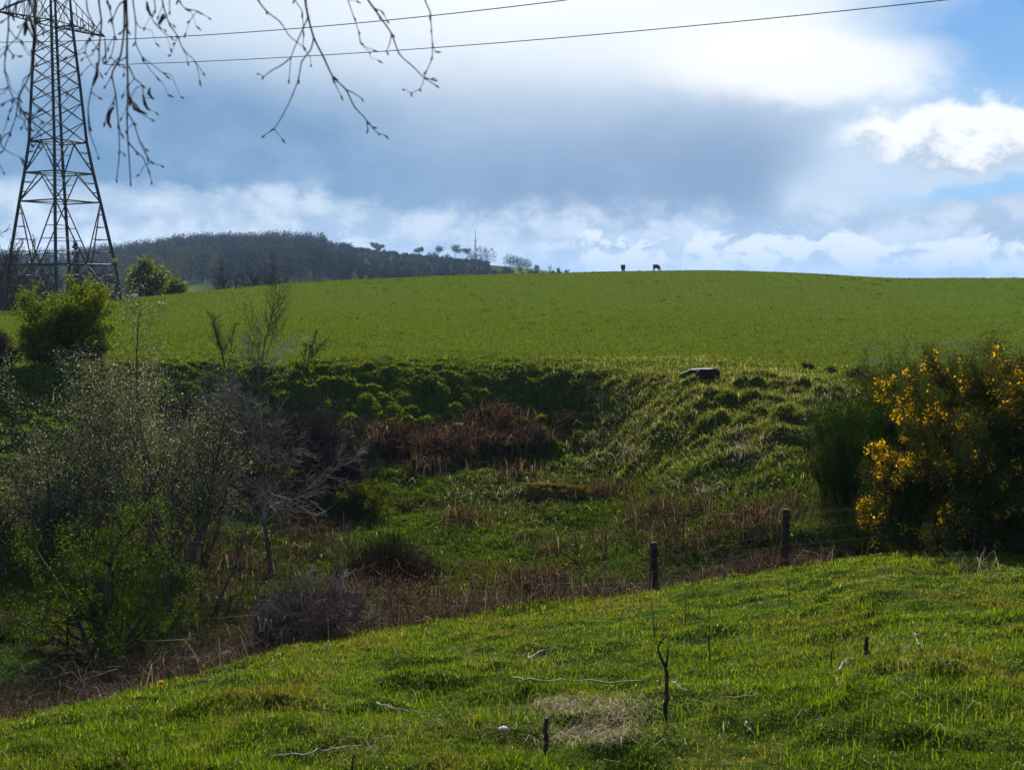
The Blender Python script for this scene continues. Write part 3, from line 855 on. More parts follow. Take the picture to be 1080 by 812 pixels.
# ------------------------------------------------------------------ far hill: wood and skyline trees
def build_far():
    r = np.random.default_rng(5)
    b = MB()
    n = 5000
    px = r.uniform(-120, 600, n)
    Y = np.exp(r.uniform(math.log(430), math.log(1180), n))
    u = uv(px, 285)[0]
    z = _samp(ZG, u, Y)
    # open hillside to the right of the mast, thin cover there
    dens = np.where(px > 515, np.where(Y < 600, .25, .03), 1.0)
    dens = np.where((px > 194) & (px < 226) & (Y < 452), 0, dens)
    dens = np.where((px > 22) & (px < 82), .35, dens)
    dens = np.where((px > 352) & (Y > 930), 0.04, dens)
    keep = r.random(n) < dens
    px, Y, u, z = px[keep], Y[keep], u[keep], z[keep]
    m = len(px)
    hgt = r.uniform(6.5, 13.5, m) * np.where(px > 375, .34, np.where(px > 345, .55, 1))
    hue = r.random(m) ** 1.4 * .88
    pale = (Y < 640) & (px > 120) & (px < 235) & (r.random(m) < .55)
    hue = np.where(pale, r.uniform(.88, 1, m), hue)
    # trunks
    P0 = np.stack([u * Y, Y, z - .5], 1); P1 = P0 + np.stack([0 * z, 0 * z, hgt * .75], 1)
    b.tubes(P0, P1, np.full(m, .18), np.full(m, .08), sides=3, rnd=.1)
    K = 72
    a = unit(r.normal(size=(m, K, 3))) * (r.random((m, K, 1)) ** .4)
    c = P0[:, None] + np.array([0, 0, 1]) * (hgt * .62)[:, None, None] + a * (np.stack([hgt * .29, hgt * .29, hgt * .40], 1))[:, None]
    V, Q, q = leaves(c.reshape(-1, 3), r.uniform(.55, 1.3, m * K), .6, rnd=np.clip(np.repeat(hue, K) + r.normal(0, .03, m * K), 0, 1), rng=r)
    b.add(V, Q, None, q)
    o = link('far_wood', b.mesh('far_wood'), M['farwood'])
    tag(o, 'dark leafless wood covering the distant hillside', kind='stuff')
    # skyline trees: (px, top py, foot py, kind, label)
    sky = [(396.5, 258, 271, 'p', 'tall thin pine, first of the trees along the hill skyline'),
           (402, 260.5, 271, 'p', 'flat-topped pine close beside the tall thin skyline pine'),
           (408.5, 266, 273, 'c', 'small pointed conifer right of the two close skyline pines'),
           (442, 262.5, 274, 'p', 'broad umbrella pine standing alone on the hill skyline'),
           (452.5, 267, 274, 'c', 'small narrow conifer between the umbrella pine and the next shrubby pine'),
           (458.5, 266.5, 275, 'b', 'rounded skyline bush under a tall thin pine'),
           (462, 262.5, 275, 'p', 'thin pine rising out of the rounded skyline bush'),
           (472, 269, 276, 'b', 'low skyline bush touching the large ragged pine'),
           (478.5, 262, 276, 'p', 'large ragged pine leaning on the skyline left of the mast'),
           (492.5, 264, 276, 'p', 'pine on the skyline just left of the radio mast'),
           (498, 268, 277, 'b', 'low bush at the foot of the radio mast'),
           (507, 261.5, 278, 'b', 'broad bare tree right beside the radio mast'),
           (514.5, 262.5, 278, 'b', 'second broad bare tree on the open side of the radio mast'),
           (537, 269.5, 280, 'b', 'bare tree beginning the clump on the open hill'),
           (543.5, 271, 282, 'b', 'dark dense tree in the clump on the open hill'),
           (549, 272.5, 282, 'b', 'thin bare tree in the clump on the open hill'),
           (556.5, 274.5, 284, 'b', 'last small bare tree of the clump on the open hill'),
           (566, 280.5, 286, 'b', 'low bush down the slope from the clump on the open hill'),
           (580, 281, 289, 't', 'tiny thin bare tree near the low end of the hill'),
           (243, 245, 256, 'c', 'pointed conifer breaking the top of the distant wood at its middle'),
           (293, 246, 257, 'c', 'narrow conifer spiring over the distant wood near its right shoulder'),
           (300, 246, 258, 'c', 'second narrow conifer close to the one spiring over the right shoulder of the wood'),
           (373, 263, 272, 'p', 'small lone pine on the hill skyline between the wood and the tall thin pine'),
           (589, 283, 290, 't', 'last thin bare tree where the hill meets the pasture')]
    for i, (px, t, f, kd, lab) in enumerate(sky):
        Y = 1040.0
        u = uv(px, f)[0]
        z = float(_samp(ZG, np.array([u]), np.array([Y]))[0])
        zt = uv(px, t)[1] * Y
        h = max(4.0, zt - z) * 1.12
        rr = np.random.default_rng(100 + i)
        nm = {'p': 'pine_tree', 'c': 'conifer_tree', 'b': 'bare_tree', 't': 'bare_tree'}[kd]
        root = empty(nm, (u * Y, Y, z), lab, 'tree', 'trees along the hill skyline')
        tb = MB(); lean = rr.normal(0, .06) * h
        tb.pipe([(0, 0, -.5), (lean * .4, 0, h * .5), (lean, 0, h * .92)], [.34, .26, .1], 6)
        if kd in 'pt':
            for k in range(5):
                a = rr.uniform(0, 6.3); zz = h * rr.uniform(.5, .9); e = h * .2
                tb.pipe([(lean * zz / h, 0, zz), (lean * zz / h + math.cos(a) * e, math.sin(a) * e, zz + h * .08)], [.13, .06], 4)
        link('trunk', tb.mesh('trunk'), M['bark'], root)
        P = []
        if kd == 'p':
            for k in range(rr.integers(4, 8)):
                a = rr.uniform(0, 6.3); e = h * rr.uniform(0, .26); zz = h * rr.uniform(.68, .98)
                c = np.array([lean * zz / h + math.cos(a) * e, math.sin(a) * e, zz])
                P.append(c + rr.normal(0, 1, (110, 3)) * [h * .1, h * .1, h * .05])
            mt, sz = 'conifer', 1.3
        elif kd == 'c':
            tt = rr.random(200)
            a = rr.uniform(0, 6.3, 200); q = (1 - tt) * h * .26 * np.sqrt(rr.random(200))
            P.append(np.stack([np.cos(a) * q, np.sin(a) * q, h * (.1 + .9 * tt)], 1)); mt, sz = 'conifer', .9
        elif kd == 'b':
            P.append(unit(rr.normal(size=(420, 3))) * (rr.random((420, 1)) ** .4) * [h * .42, h * .42, h * .42] + [0, 0, h * .58]); mt, sz = 'farwood', 1.15
        else:
            P.append(rr.normal(0, 1, (90, 3)) * [h * .16, h * .16, h * .22] + [0, 0, h * .62]); mt, sz = 'farwood', .9
        P = np.concatenate(P)
        V, Q, q = leaves(P, sz * rr.uniform(.6, 1.4, len(P)), .5, rnd=rr.random(len(P)) * .5, rng=rr)
        link('crown', mesh_np('crown', V, Q, None, q), M[mt], root)
    # radio mast
    Y = 1040.0; u = uv(501.5, 277)[0]
    z = float(_samp(ZG, np.array([u]), np.array([Y]))[0]); zt = uv(501.5, 242)[1] * Y; h = zt - z
    root = empty('radio_mast', (u * Y, Y, z), 'slim lattice radio mast on the hill skyline', 'mast')
    mb = MB(); w0, w1 = 1.1, .35
    H1 = h * .72
    for sx, sy in ((1, 1), (1, -1), (-1, 1), (-1, -1)):
        mb.pipe([(sx * w0, sy * w0, -1), (sx * w1, sy * w1, H1)], [.28, .24], 4)
    for k in range(11):
        a, c = k / 11, (k + 1) / 11
        wa, wc = w0 + (w1 - w0) * a, w0 + (w1 - w0) * c
        for (ax, ay, bx, by) in ((-1, -1, 1, -1), (1, -1, 1, 1), (1, 1, -1, 1), (-1, 1, -1, -1)):
            mb.pipe([(ax * wa, ay * wa, H1 * a), (bx * wc, by * wc, H1 * c)], [.09, .09], 3)
    link('lattice', mb.mesh('lattice'), M['steel'], root)
    ab = MB(); ab.pipe([(0, 0, H1 - .5), (0, 0, h)], [.3, .2], 6); link('antenna', ab.mesh('antenna'), M['steel'], root)
    for zz, sgn in ((H1 * .98, 1), (H1 * .8, -1), (H1 * .62, 1)):
        ab = MB(); ab.pipe([(sgn * .5, -.9, zz - .5), (sgn * .5, -.9, zz + .9)], [.4, .4], 8)
        link('aerial_drum', ab.mesh('aerial_drum'), M['concrete'], root)

# ------------------------------------------------------------------ pylon
def build_pylon():
    Yp = 90.0
    up_ = uv(65, 250)[0]
    cx, cy = up_ * Yp, Yp
    zb = float(gz(cx, cy)[0])
    root = empty('electricity_pylon', (cx, cy, zb), 'tall steel lattice electricity pylon behind the round leafy tree', 'pylon', rz=0)
    A = math.radians(60)          # crossarm bearing
    ax = np.array([math.cos(A), math.sin(A), 0]); ay = np.array([-math.sin(A), math.cos(A), 0])
    lv = []                       # (height above foot, half side)
    for py, w in [(321, 115), (279, 104), (213, 79), (183, 67), (150, 56), (128, 52.5), (108, 49.4), (90, 46.6), (73, 43.6), (57, 40.9), (41, 38.1), (25, 35.5)]:
        lv.append((uv(65, py)[1] * Yp - zb if py < 320 else 0, w * Yp / F_PX / 2 / math.sqrt(2)))
    top = lv[-1][0]
    for k, (dz, hs) in enumerate([(2.2, .92), (4.4, .86), (6.6, .8), (8.6, .74), (10.6, .68), (12.8, .62), (15, .55), (17.5, .12)]):
        lv.append((top + dz, lv[11][1] * hs if hs > .2 else .12))
    def corner(i, k):
        h, s = lv[i]; sx, sy = ((1, 1), (-1, 1), (-1, -1), (1, -1))[k]
        return ax * sx * s + ay * sy * s + np.array([0, 0, h])
    def bar(mb, p, q, r): mb.pipe([p, q], [r, r], 4, True)
    for k in range(4):
        mb = MB(); mb.pipe([corner(0, k) + (corner(0, k) - corner(1, k)) * .25] + [corner(i, k) for i in range(len(lv))], [.135] * 5 + [.12] * 8 + [.09] * (len(lv) - 12), 4)
        link('leg', mb.mesh('leg'), M['steel'], root)
        mb = MB(); c = corner(0, k); gc = float(gz(c[0] + cx, c[1] + cy)[0]) - zb; mb.pipe([(c[0], c[1], gc - .6), (c[0], c[1], gc + .03)], [.3, .26], 8)
        link('footing', mb.mesh('footing'), M['concrete'], root)
    for f in range(4):
        k, k2 = f, (f + 1) % 4
        mb = MB()
        mid = lambda i: (corner(i, k) + corner(i, k2)) / 2
        B = .062; b = .030
        bar(mb, mid(1), corner(0, k), B); bar(mb, mid(1), corner(0, k2), B)
        bar(mb, mid(1), corner(2, k), B * .9); bar(mb, mid(1), corner(2, k2), B * .9)
        bar(mb, mid(3), corner(2, k), B); bar(mb, mid(3), corner(2, k2), B)
        bar(mb, mid(4), corner(3, k), B * .9); bar(mb, mid(4), corner(3, k2), B * .9)
        for i in (1, 2, 3, 4, 11, 14, 17):
            bar(mb, corner(i, k), corner(i, k2), .055)
        # redundants
        for kk in (k, k2):
            for (pa, pb, qa, qb, n) in ((corner(0, kk), corner(1, kk), corner(0, kk), mid(1), 4), (corner(1, kk), corner(2, kk), mid(1), corner(2, kk), 5), (corner(2, kk), corner(3, kk), corner(2, kk), mid(3), 3), (corner(3, kk), corner(4, kk), corner(3, kk), mid(4), 3)):
                prev = None
                for j in range(1, n):
                    t = j / n
                    p, q = pa + (pb - pa) * t, qa + (qb - qa) * t
                    bar(mb, p, q, b)
                    if prev is not None: bar(mb, prev, q if j % 2 else p, b)
                    prev = p if j % 2 else q
        for i in range(4, len(lv) - 1):
            bar(mb, corner(i, k), corner(i + 1, k2), .042); bar(mb, corner(i, k2), corner(i + 1, k), .042)
        link('bracing', mb.mesh('bracing'), M['steel'], root)
    for i in (1, 2, 3, 4):
        mb = MB(); bar(mb, corner(i, 0), corner(i, 2), .035); bar(mb, corner(i, 1), corner(i, 3), .035)
        link('diaphragm', mb.mesh('diaphragm'), M['steel'], root)
    tips = []
    for (i0, i1, Lh) in ((11, 12, 5.0), (14, 15, 6.2), (17, 18, 4.6)):
        for sg in (-1, 1):
            mb = MB()
            z0 = lv[i0][0]
            tip = ax * sg * Lh + np.array([0, 0, z0 - .1])
            kk = (0, 3) if sg > 0 else (1, 2)
            for k in kk:
                bar(mb, corner(i0, k), tip, .06); bar(mb, corner(i1, k), tip, .05)
            for j in range(1, 6):
                t = j / 6
                pts = [corner(i0, k) * (1 - t) + tip * t for k in kk] + [corner(i1, k) * (1 - t) + tip * t for k in kk]
                bar(mb, pts[0], pts[1], .03); bar(mb, pts[0], pts[2], .03); bar(mb, pts[1], pts[3], .03)
                t2 = (j - 1) / 6
                bar(mb, pts[0], corner(i1, kk[0]) * (1 - t2) + tip * t2, .03)
                bar(mb, pts[1], corner(i0, kk[0]) * (1 - t2) + tip * t2, .03)
            link('crossarm', mb.mesh('crossarm'), M['steel'], root)
            if i0 == 11: tips.append(tip)
            ib = MB(); n = 12; Li = 2.15
            ib.pipe([tip, tip - np.array([0, 0, Li + .12])], [.025, .025], 6)
            for j in range(n):
                c = tip - np.array([0, 0, .12 + Li * (j + .5) / n])
                ib.pipe([c + [0, 0, .05], c, c - [0, 0, .05]], [.03, .13, .06], 10)
            link('insulator', ib.mesh('insulator', True), M['porcelain'], root)
    c = (corner(1, 3) * .35 + corner(1, 0) * .65); c = corner(1, 3) + np.array([0, 0, .35])
    mb = MB()
    n = np.array([-up_, -1, 0]); n = -n / np.linalg.norm(n); n = -np.array([up_, 1, 0]) / math.hypot(up_, 1); s = np.cross([0, 0, 1], n)
    o = c + n * .2; hw, hh, dp = .22, .16, .02
    V = [o + s * a * hw + np.array([0, 0, bb * hh]) + n * d for d in (0, dp) for (a, bb) in ((-1, -1), (1, -1), (1, 1), (-1, 1))]
    mb.add(V, [(0, 3, 2, 1), (4, 5, 6, 7), (0, 1, 5, 4), (1, 2, 6, 5), (2, 3, 7, 6), (3, 0, 4, 7)])
    link('warning_plate', mb.mesh('warning_plate'), M['plate'], root)
    # conductors hanging from the lowest arm, running towards and over to the right
    for tip, (px, py, Ye), lab in ((tips[0], (600, 0, 64), 'upper overhead power line sagging across the sky from the pylon'),
                                   (tips[1], (1000, 0, 60), 'lower overhead power line sagging across the sky from the pylon')):
        p0 = np.array([cx, cy, zb]) + tip - np.array([0, 0, 2.3])
        e = np.array(aim(px, py, Ye)[:])
        pts = []
        for i in range(61):
            t = i / 40
            q = p0 + (e - p0) * t
            q[2] -= 1.1 * 4 * t * (1 - t) * .5
            pts.append(q - np.array([cx, cy, zb]) * 0)
        mb = MB(); mb.pipe(pts, [.028] * len(pts), 6)
        tag(link('power_line', mb.mesh('power_line', True), M['conductor']), lab, 'power line', 'overhead power lines')

# ------------------------------------------------------------------ overhanging birch
def build_birch():
    D = .62
    tx, ty = -2.9, .7
    tz = -1.75
    root = empty('birch_tree', (tx, ty, tz), 'birch overhead whose bare drooping twigs hang into the top of the picture', 'tree')
    L = lambda v: np.array(v, float) - np.array([tx, ty, tz])
    mb = MB(); mb.pipe([L((tx, ty, tz - .3)), L((tx + .05, ty, 0)), L((tx + .1, ty + .1, 2.0)), L((tx, ty + .3, 5.0))], [.15, .12, .10, .05], 12)
    link('trunk', mb.mesh('trunk', True), M['palebark'], root)
    boughs = [[(tx + .08, ty + .05, 1.0), (-1.9, 1.5, 1.30), (-1.05, 2.3, 1.10), (-.45, 2.5, 1.02), (.0, 2.55, .92)],
              [(tx + .04, ty + .0, .75), (-1.9, 1.7, 1.05), (-1.25, 2.3, .9), (-.95, 2.6, .82)],
              [(tx + .08, ty + .1, 1.35), (-1.4, 1.8, 1.5), (-.6, 2.4, 1.3), (-.1, 2.6, 1.15)]]
    for bp in boughs:
        P = np.array(bp); n = 24
        tt = np.linspace(0, 1, n); kk = np.linspace(0, 1, len(P))
        Q = np.stack([pchip(kk, P[:, i], tt) for i in range(3)], 1)
        mb = MB(); mb.pipe([L(q) for q in Q], np.linspace(.026, .006, n), 8)
        link('bough', mb.mesh('bough', True), M['birchbark'], root)
    rng = random.Random(77)
    # drooping shoots: traced node to node; (depth, thickness mm, nodes px,py)
    T = [
        (2.25, 2.6, [(322, -60), (322, 0), (325, 18), (331, 40), (341, 60), (351, 81), (365, 95), (374, 113), (387, 128), (388, 137)]),
        (2.25, 1.7, [(331, 40), (328, 52), (318, 66), (315, 83), (307, 104), (298, 122), (289, 136), (279, 143)]),
        (2.30, 1.6, [(325, 18), (319, 32), (313, 45), (307, 61), (305, 84)]),
        (2.30, 1.4, [(307, 61), (297, 69), (286, 75), (278, 81), (273, 78)]),
        (2.20, 1.9, [(262, -30), (272, 0), (281, 12), (296, 24), (305, 38), (320, 50)]),
        (2.35, 1.3, [(308, -20), (311, 0), (319, 13), (320, 34), (320, 50), (327, 60), (328, 68)]),
        (2.40, 1.3, [(362, -25), (367, 0), (373, 18), (378, 33), (380, 46), (393, 53)]),
        (2.20, 2.2, [(372, -40), (388, 0), (400, 17), (413, 36), (421, 57), (435, 70), (447, 82), (459, 90)]),
        (2.30, 1.8, [(440, -30), (448, 0), (454, 15), (455, 32), (456, 44), (459, 55)]),
        (2.30, 1.2, [(456, 44), (456, 60), (450, 75), (443, 94), (434, 98), (427, 95)]),
        # the thick curtain by the pylon
        (2.10, 2.6, [(132, -40), (133, 0), (134, 25), (134, 60), (135, 95), (134, 125), (135, 150), (138, 193)]),
        (2.12, 2.0, [(131, 0), (131, 30), (127, 60), (118, 80), (122, 100), (125, 130), (126, 160), (123, 190)]),
        (2.10, 1.4, [(134, 118), (141, 130), (147, 148), (155, 165), (160, 171), (170, 175)]),
        (2.15, 1.5, [(136, 70), (142, 83), (150, 90), (152, 103), (161, 104)]),
        (2.10, 1.5, [(134, 98), (139, 107), (146, 115), (152, 119)]),
        (2.15, 1.4, [(140, 0), (143, 22), (143, 45), (150, 60), (164, 71), (175, 80)]),
        (2.20, 1.6, [(168, -20), (172, 5), (178, 24), (187, 38), (193, 52), (205, 64), (214, 77)]),
        (2.25, 1.4, [(180, -15), (188, 0), (195, 9), (208, 12), (220, 19)]),
        (2.25, 1.3, [(160, -20), (164, 10), (160, 20), (168, 28), (171, 20)]),
        (2.25, 1.2, [(178, -10), (179, 12), (175, 18)]),
        (2.10, 1.9, [(106, -30), (104, 0), (107, 22), (105, 45), (104, 68), (100, 82), (96, 97), (93, 115), (95, 134)]),
        (2.10, 1.3, [(93, 115), (94, 138), (99, 152), (104, 166)]),
        (2.10, 1.4, [(116, -20), (113, 0), (118, 20), (121, 38), (117, 60), (114, 65)]),
        (2.20, 1.4, [(90, -20), (92, 10), (98, 25), (95, 40), (90, 55), (97, 68), (106, 78)]),
        # outermost shoots
        (2.00, 2.0, [(20, -40), (30, 0), (36, 16), (38, 42), (34, 60), (32, 78), (26, 90), (20, 103), (17, 122), (11, 140), (3, 160)]),
        (2.00, 1.6, [(38, 42), (31, 32), (28, 18), (31, 0), (34, -30)]),
        (2.05, 1.6, [(14, -20), (9, 10), (9, 30), (7, 50), (5, 74), (9, 92), (15, 105), (21, 115), (30, 122), (39, 118)]),
        (2.05, 1.4, [(22, -10), (14, 14), (4, 22), (-3, 26)]),
        (2.05, 1.4, [(45, -15), (37, 8), (26, 24), (18, 40), (10, 48), (0, 60)]),
        (2.05, 1.2, [(31, 122), (30, 138), (33, 150)]),
        (2.05, 1.2, [(0, 142), (2, 155), (12, 162), (21, 166)]),
        (2.05, 1.2, [(-6, 165), (0, 175), (4, 182)]),
        (2.05, 1.3, [(18, 103), (24, 118), (36, 122), (44, 128), (54, 131)]),
        (2.05, 1.3, [(-8, 2), (6, -3), (16, -14)]), (2.05, 1.3, [(-8, 20), (4, 8), (12, -10)]),
        (2.05, 1.3, [(7, 50), (14, 58), (19, 60)]), (2.05, 1.2, [(9, 92), (2, 95), (-4, 92)]),
    ]
    extra = []
    for dpt, mm, nodes in T:
        if len(nodes) < 5: continue
        for i in range(1, len(nodes) - 1):
            if rng.random() < (.9 if nodes[0][0] < 230 else .22):
                x, y = nodes[i]; sx = rng.choice((-1, 1)); q = [(x, y)]
                for j in range(rng.randint(1, 4)):
                    x += sx * rng.uniform(2, 9); y += rng.uniform(1, 13); q.append((x, y))
                extra.append((dpt + .012 * i, mm * .62, q))
    for dpt, mm, nodes in T + extra:
        P = np.array([aim(px, py, dpt + .012 * i)[:] for i, (px, py) in enumerate(nodes)])
        n = len(P)
        # round off between nodes, keep slight kinks
        k = np.arange(n); q = np.linspace(0, n - 1, (n - 1) * 4 + 1)
        S = np.stack([np.interp(q, k, P[:, i]) * .25 + pchip(k.astype(float), P[:, i], q) * .75 for i in range(3)], 1)
        R = np.linspace(mm * .00098, mm * .00042, len(S))
        for i in range(0, len(S), 4): R[i] *= 1.15
        mb = MB(); mb.pipe([L(s) for s in S], R, 6)
        # buds and small catkins at the nodes
        for i in range(1, n):
            if rng.random() < .5 or i == n - 1:
                d = P[i] - P[i - 1]; d /= np.linalg.norm(d)
                d = d + np.array([rng.gauss(0, .5), rng.gauss(0, .4), rng.gauss(-.3, .4)]); d /= np.linalg.norm(d)
                l = rng.uniform(.006, .014)
                mb.pipe([L(P[i]), L(P[i] + d * l * .5), L(P[i] + d * l)], [.0014, .0021, .0006], 5)
        tw = link('twig', mb.mesh('twig', True), M['birchbark'], root)
    for dpt, pts in [(2.1, [(134, 100), (138, 105), (137, 112)]), (2.1, [(140, 108), (142, 115), (148, 118), (152, 119)]), (2.12, [(151, 100), (153, 110), (156, 116)]), (2.12, [(158, 93), (157, 99), (161, 104)]), (2.1, [(120, 113), (115, 120), (114, 129), (117, 135)]),
                     (2.1, [(103, 70), (102, 80), (98, 90)]), (2.0, [(28, 18), (27, 30), (26, 38)]), (2.0, [(31, 16), (35, 30), (38, 40)]), (2.15, [(172, 15), (170, 22), (167, 26)]), (2.15, [(155, 2), (156, 10), (159, 17)]), (2.2, [(351, 82), (352, 88)])]:
        mb = MB(); P = [L(aim(a, b_, dpt)[:]) for a, b_ in pts]
        mb.pipe(P, [.0018] + [.0036] * (len(P) - 2) + [.002] if len(P) > 2 else [.002, .001], 6)
        link('catkin', mb.mesh('catkin', True), M['birchbark'], root)

# ------------------------------------------------------------------ bushes
def gorse(px, Y, W, Hh, lab, seed, nstem, flower_n, side=None, group='gorse bushes in yellow flower', foliage=34):
    b = stand(px, Y)
    root = empty('gorse_bush', b, lab, 'bush', group)
    rng = random.Random(seed); r = np.random.default_rng(seed)
    segs, anc = [], []
    sp = [dict(seg=.22, wob=.09, trop=.06, bare=.25, kids=5.0, ang=38, ratio=.42, short=.5),
          dict(seg=.12, wob=.10, trop=.12, bare=.15, kids=7.0, ang=38, ratio=.5, short=.4, rmin=.006),
          dict(seg=.09, wob=.12, trop=.12, bare=1, kids=0, ang=30, ratio=.4, rmin=.004)]
    for k in range(nstem):
        a = rng.uniform(0, 2 * math.pi); e = math.sqrt(rng.random())
        d = Vector((math.cos(a) * e * W / Hh * .42, math.sin(a) * e * W / Hh * .38, 1))
        LL = Hh * rng.uniform(.8, 1.02) * math.hypot(1, .35 * e)
        s, an = grow(rng, Vector((math.cos(a) * e * W * .22, math.sin(a) * e * W * .2, -.1)), d, LL, .03, sp)
        segs += s; anc += an
    for k in range(nstem):
        a = rng.uniform(0, 2 * math.pi)
        s, an = grow(rng, Vector((math.cos(a) * W * .3, math.sin(a) * W * .26, -.1)), Vector((math.cos(a) * .5, math.sin(a) * .5, 1)), Hh * rng.uniform(.18, .5), .02, sp)
        segs += s; anc += an
    link('stem', wood_mesh('stem', segs), M['gorse'], root)
    A = np.array(anc)
    tips = A[:, :3]
    P = np.repeat(tips, foliage, 0) + r.normal(0, .06, (len(tips) * foliage, 3))
    n = len(P)
    V, Q, q = leaves(P, r.uniform(.035, .085, n), .22, up_bias=.8, rng=r)
    link('foliage', mesh_np('foliage', V, Q, None, q), M['gorse'], root)
    # yellow blossom on the shoots towards the outside of the bush
    c = tips.mean(0)
    out = np.linalg.norm((tips - c) / np.array([W * .5, W * .5, Hh * .5]), axis=1)
    pr = sstep(.55, 1.15, out) * sstep(.05, .3, tips[:, 2] / Hh) + .04
    if side is not None: pr = pr * sstep(-.2, .7, (tips[:, :2] - c[:2]) @ np.array(side) / W * 2 + .45 * r.random(len(tips)))
    pr *= sstep(-.25, .25, fbm(tips[:, 0] * 2.6 + seed, tips[:, 2] * 2.6, 2, seed)) * .97 + .03
    idx = r.choice(len(tips), size=min(flower_n, len(tips)), replace=False, p=pr / pr.sum())
    C = tips[idx]
    m = 18
    Pf = np.repeat(C, m, 0) + r.normal(0, 1, (len(C) * m, 3)) * [.03, .03, .05]
    V, Q, q = leaves(Pf, r.uniform(.03, .055, len(Pf)), .85, rng=r)
    link('blossom', mesh_np('blossom', V, Q, None, q), M['flower'], root)
    return root

def rush(px, py, w, h, n, lab, name='rush_clump', mat='rush', Y=None, spread=.35, group=None):
    b = ground(px, py) if Y is None else stand(px, Y)
    o = empty(name, b, lab, 'rushes', group)
    q = np.stack([RNG.normal(0, w * .32, n), RNG.normal(0, w * .2, n), np.zeros(n)], 1)
    q[:, 2] = gz(q[:, 0] + b.x, q[:, 1] + b.y) - b.z - .03
    V, Q, T, r = blades(q, h * RNG.uniform(.35, 1.08, n) * (.35 + .65 * np.exp(-(q[:, 0] / (w * .52)) ** 2)), b.y * .0007, RNG.uniform(0, 6.3, n), RNG.gamma(1.6, spread * .6, n))
    link('stem', mesh_np('stem', V, Q, T, r), M[mat], o)
    return o

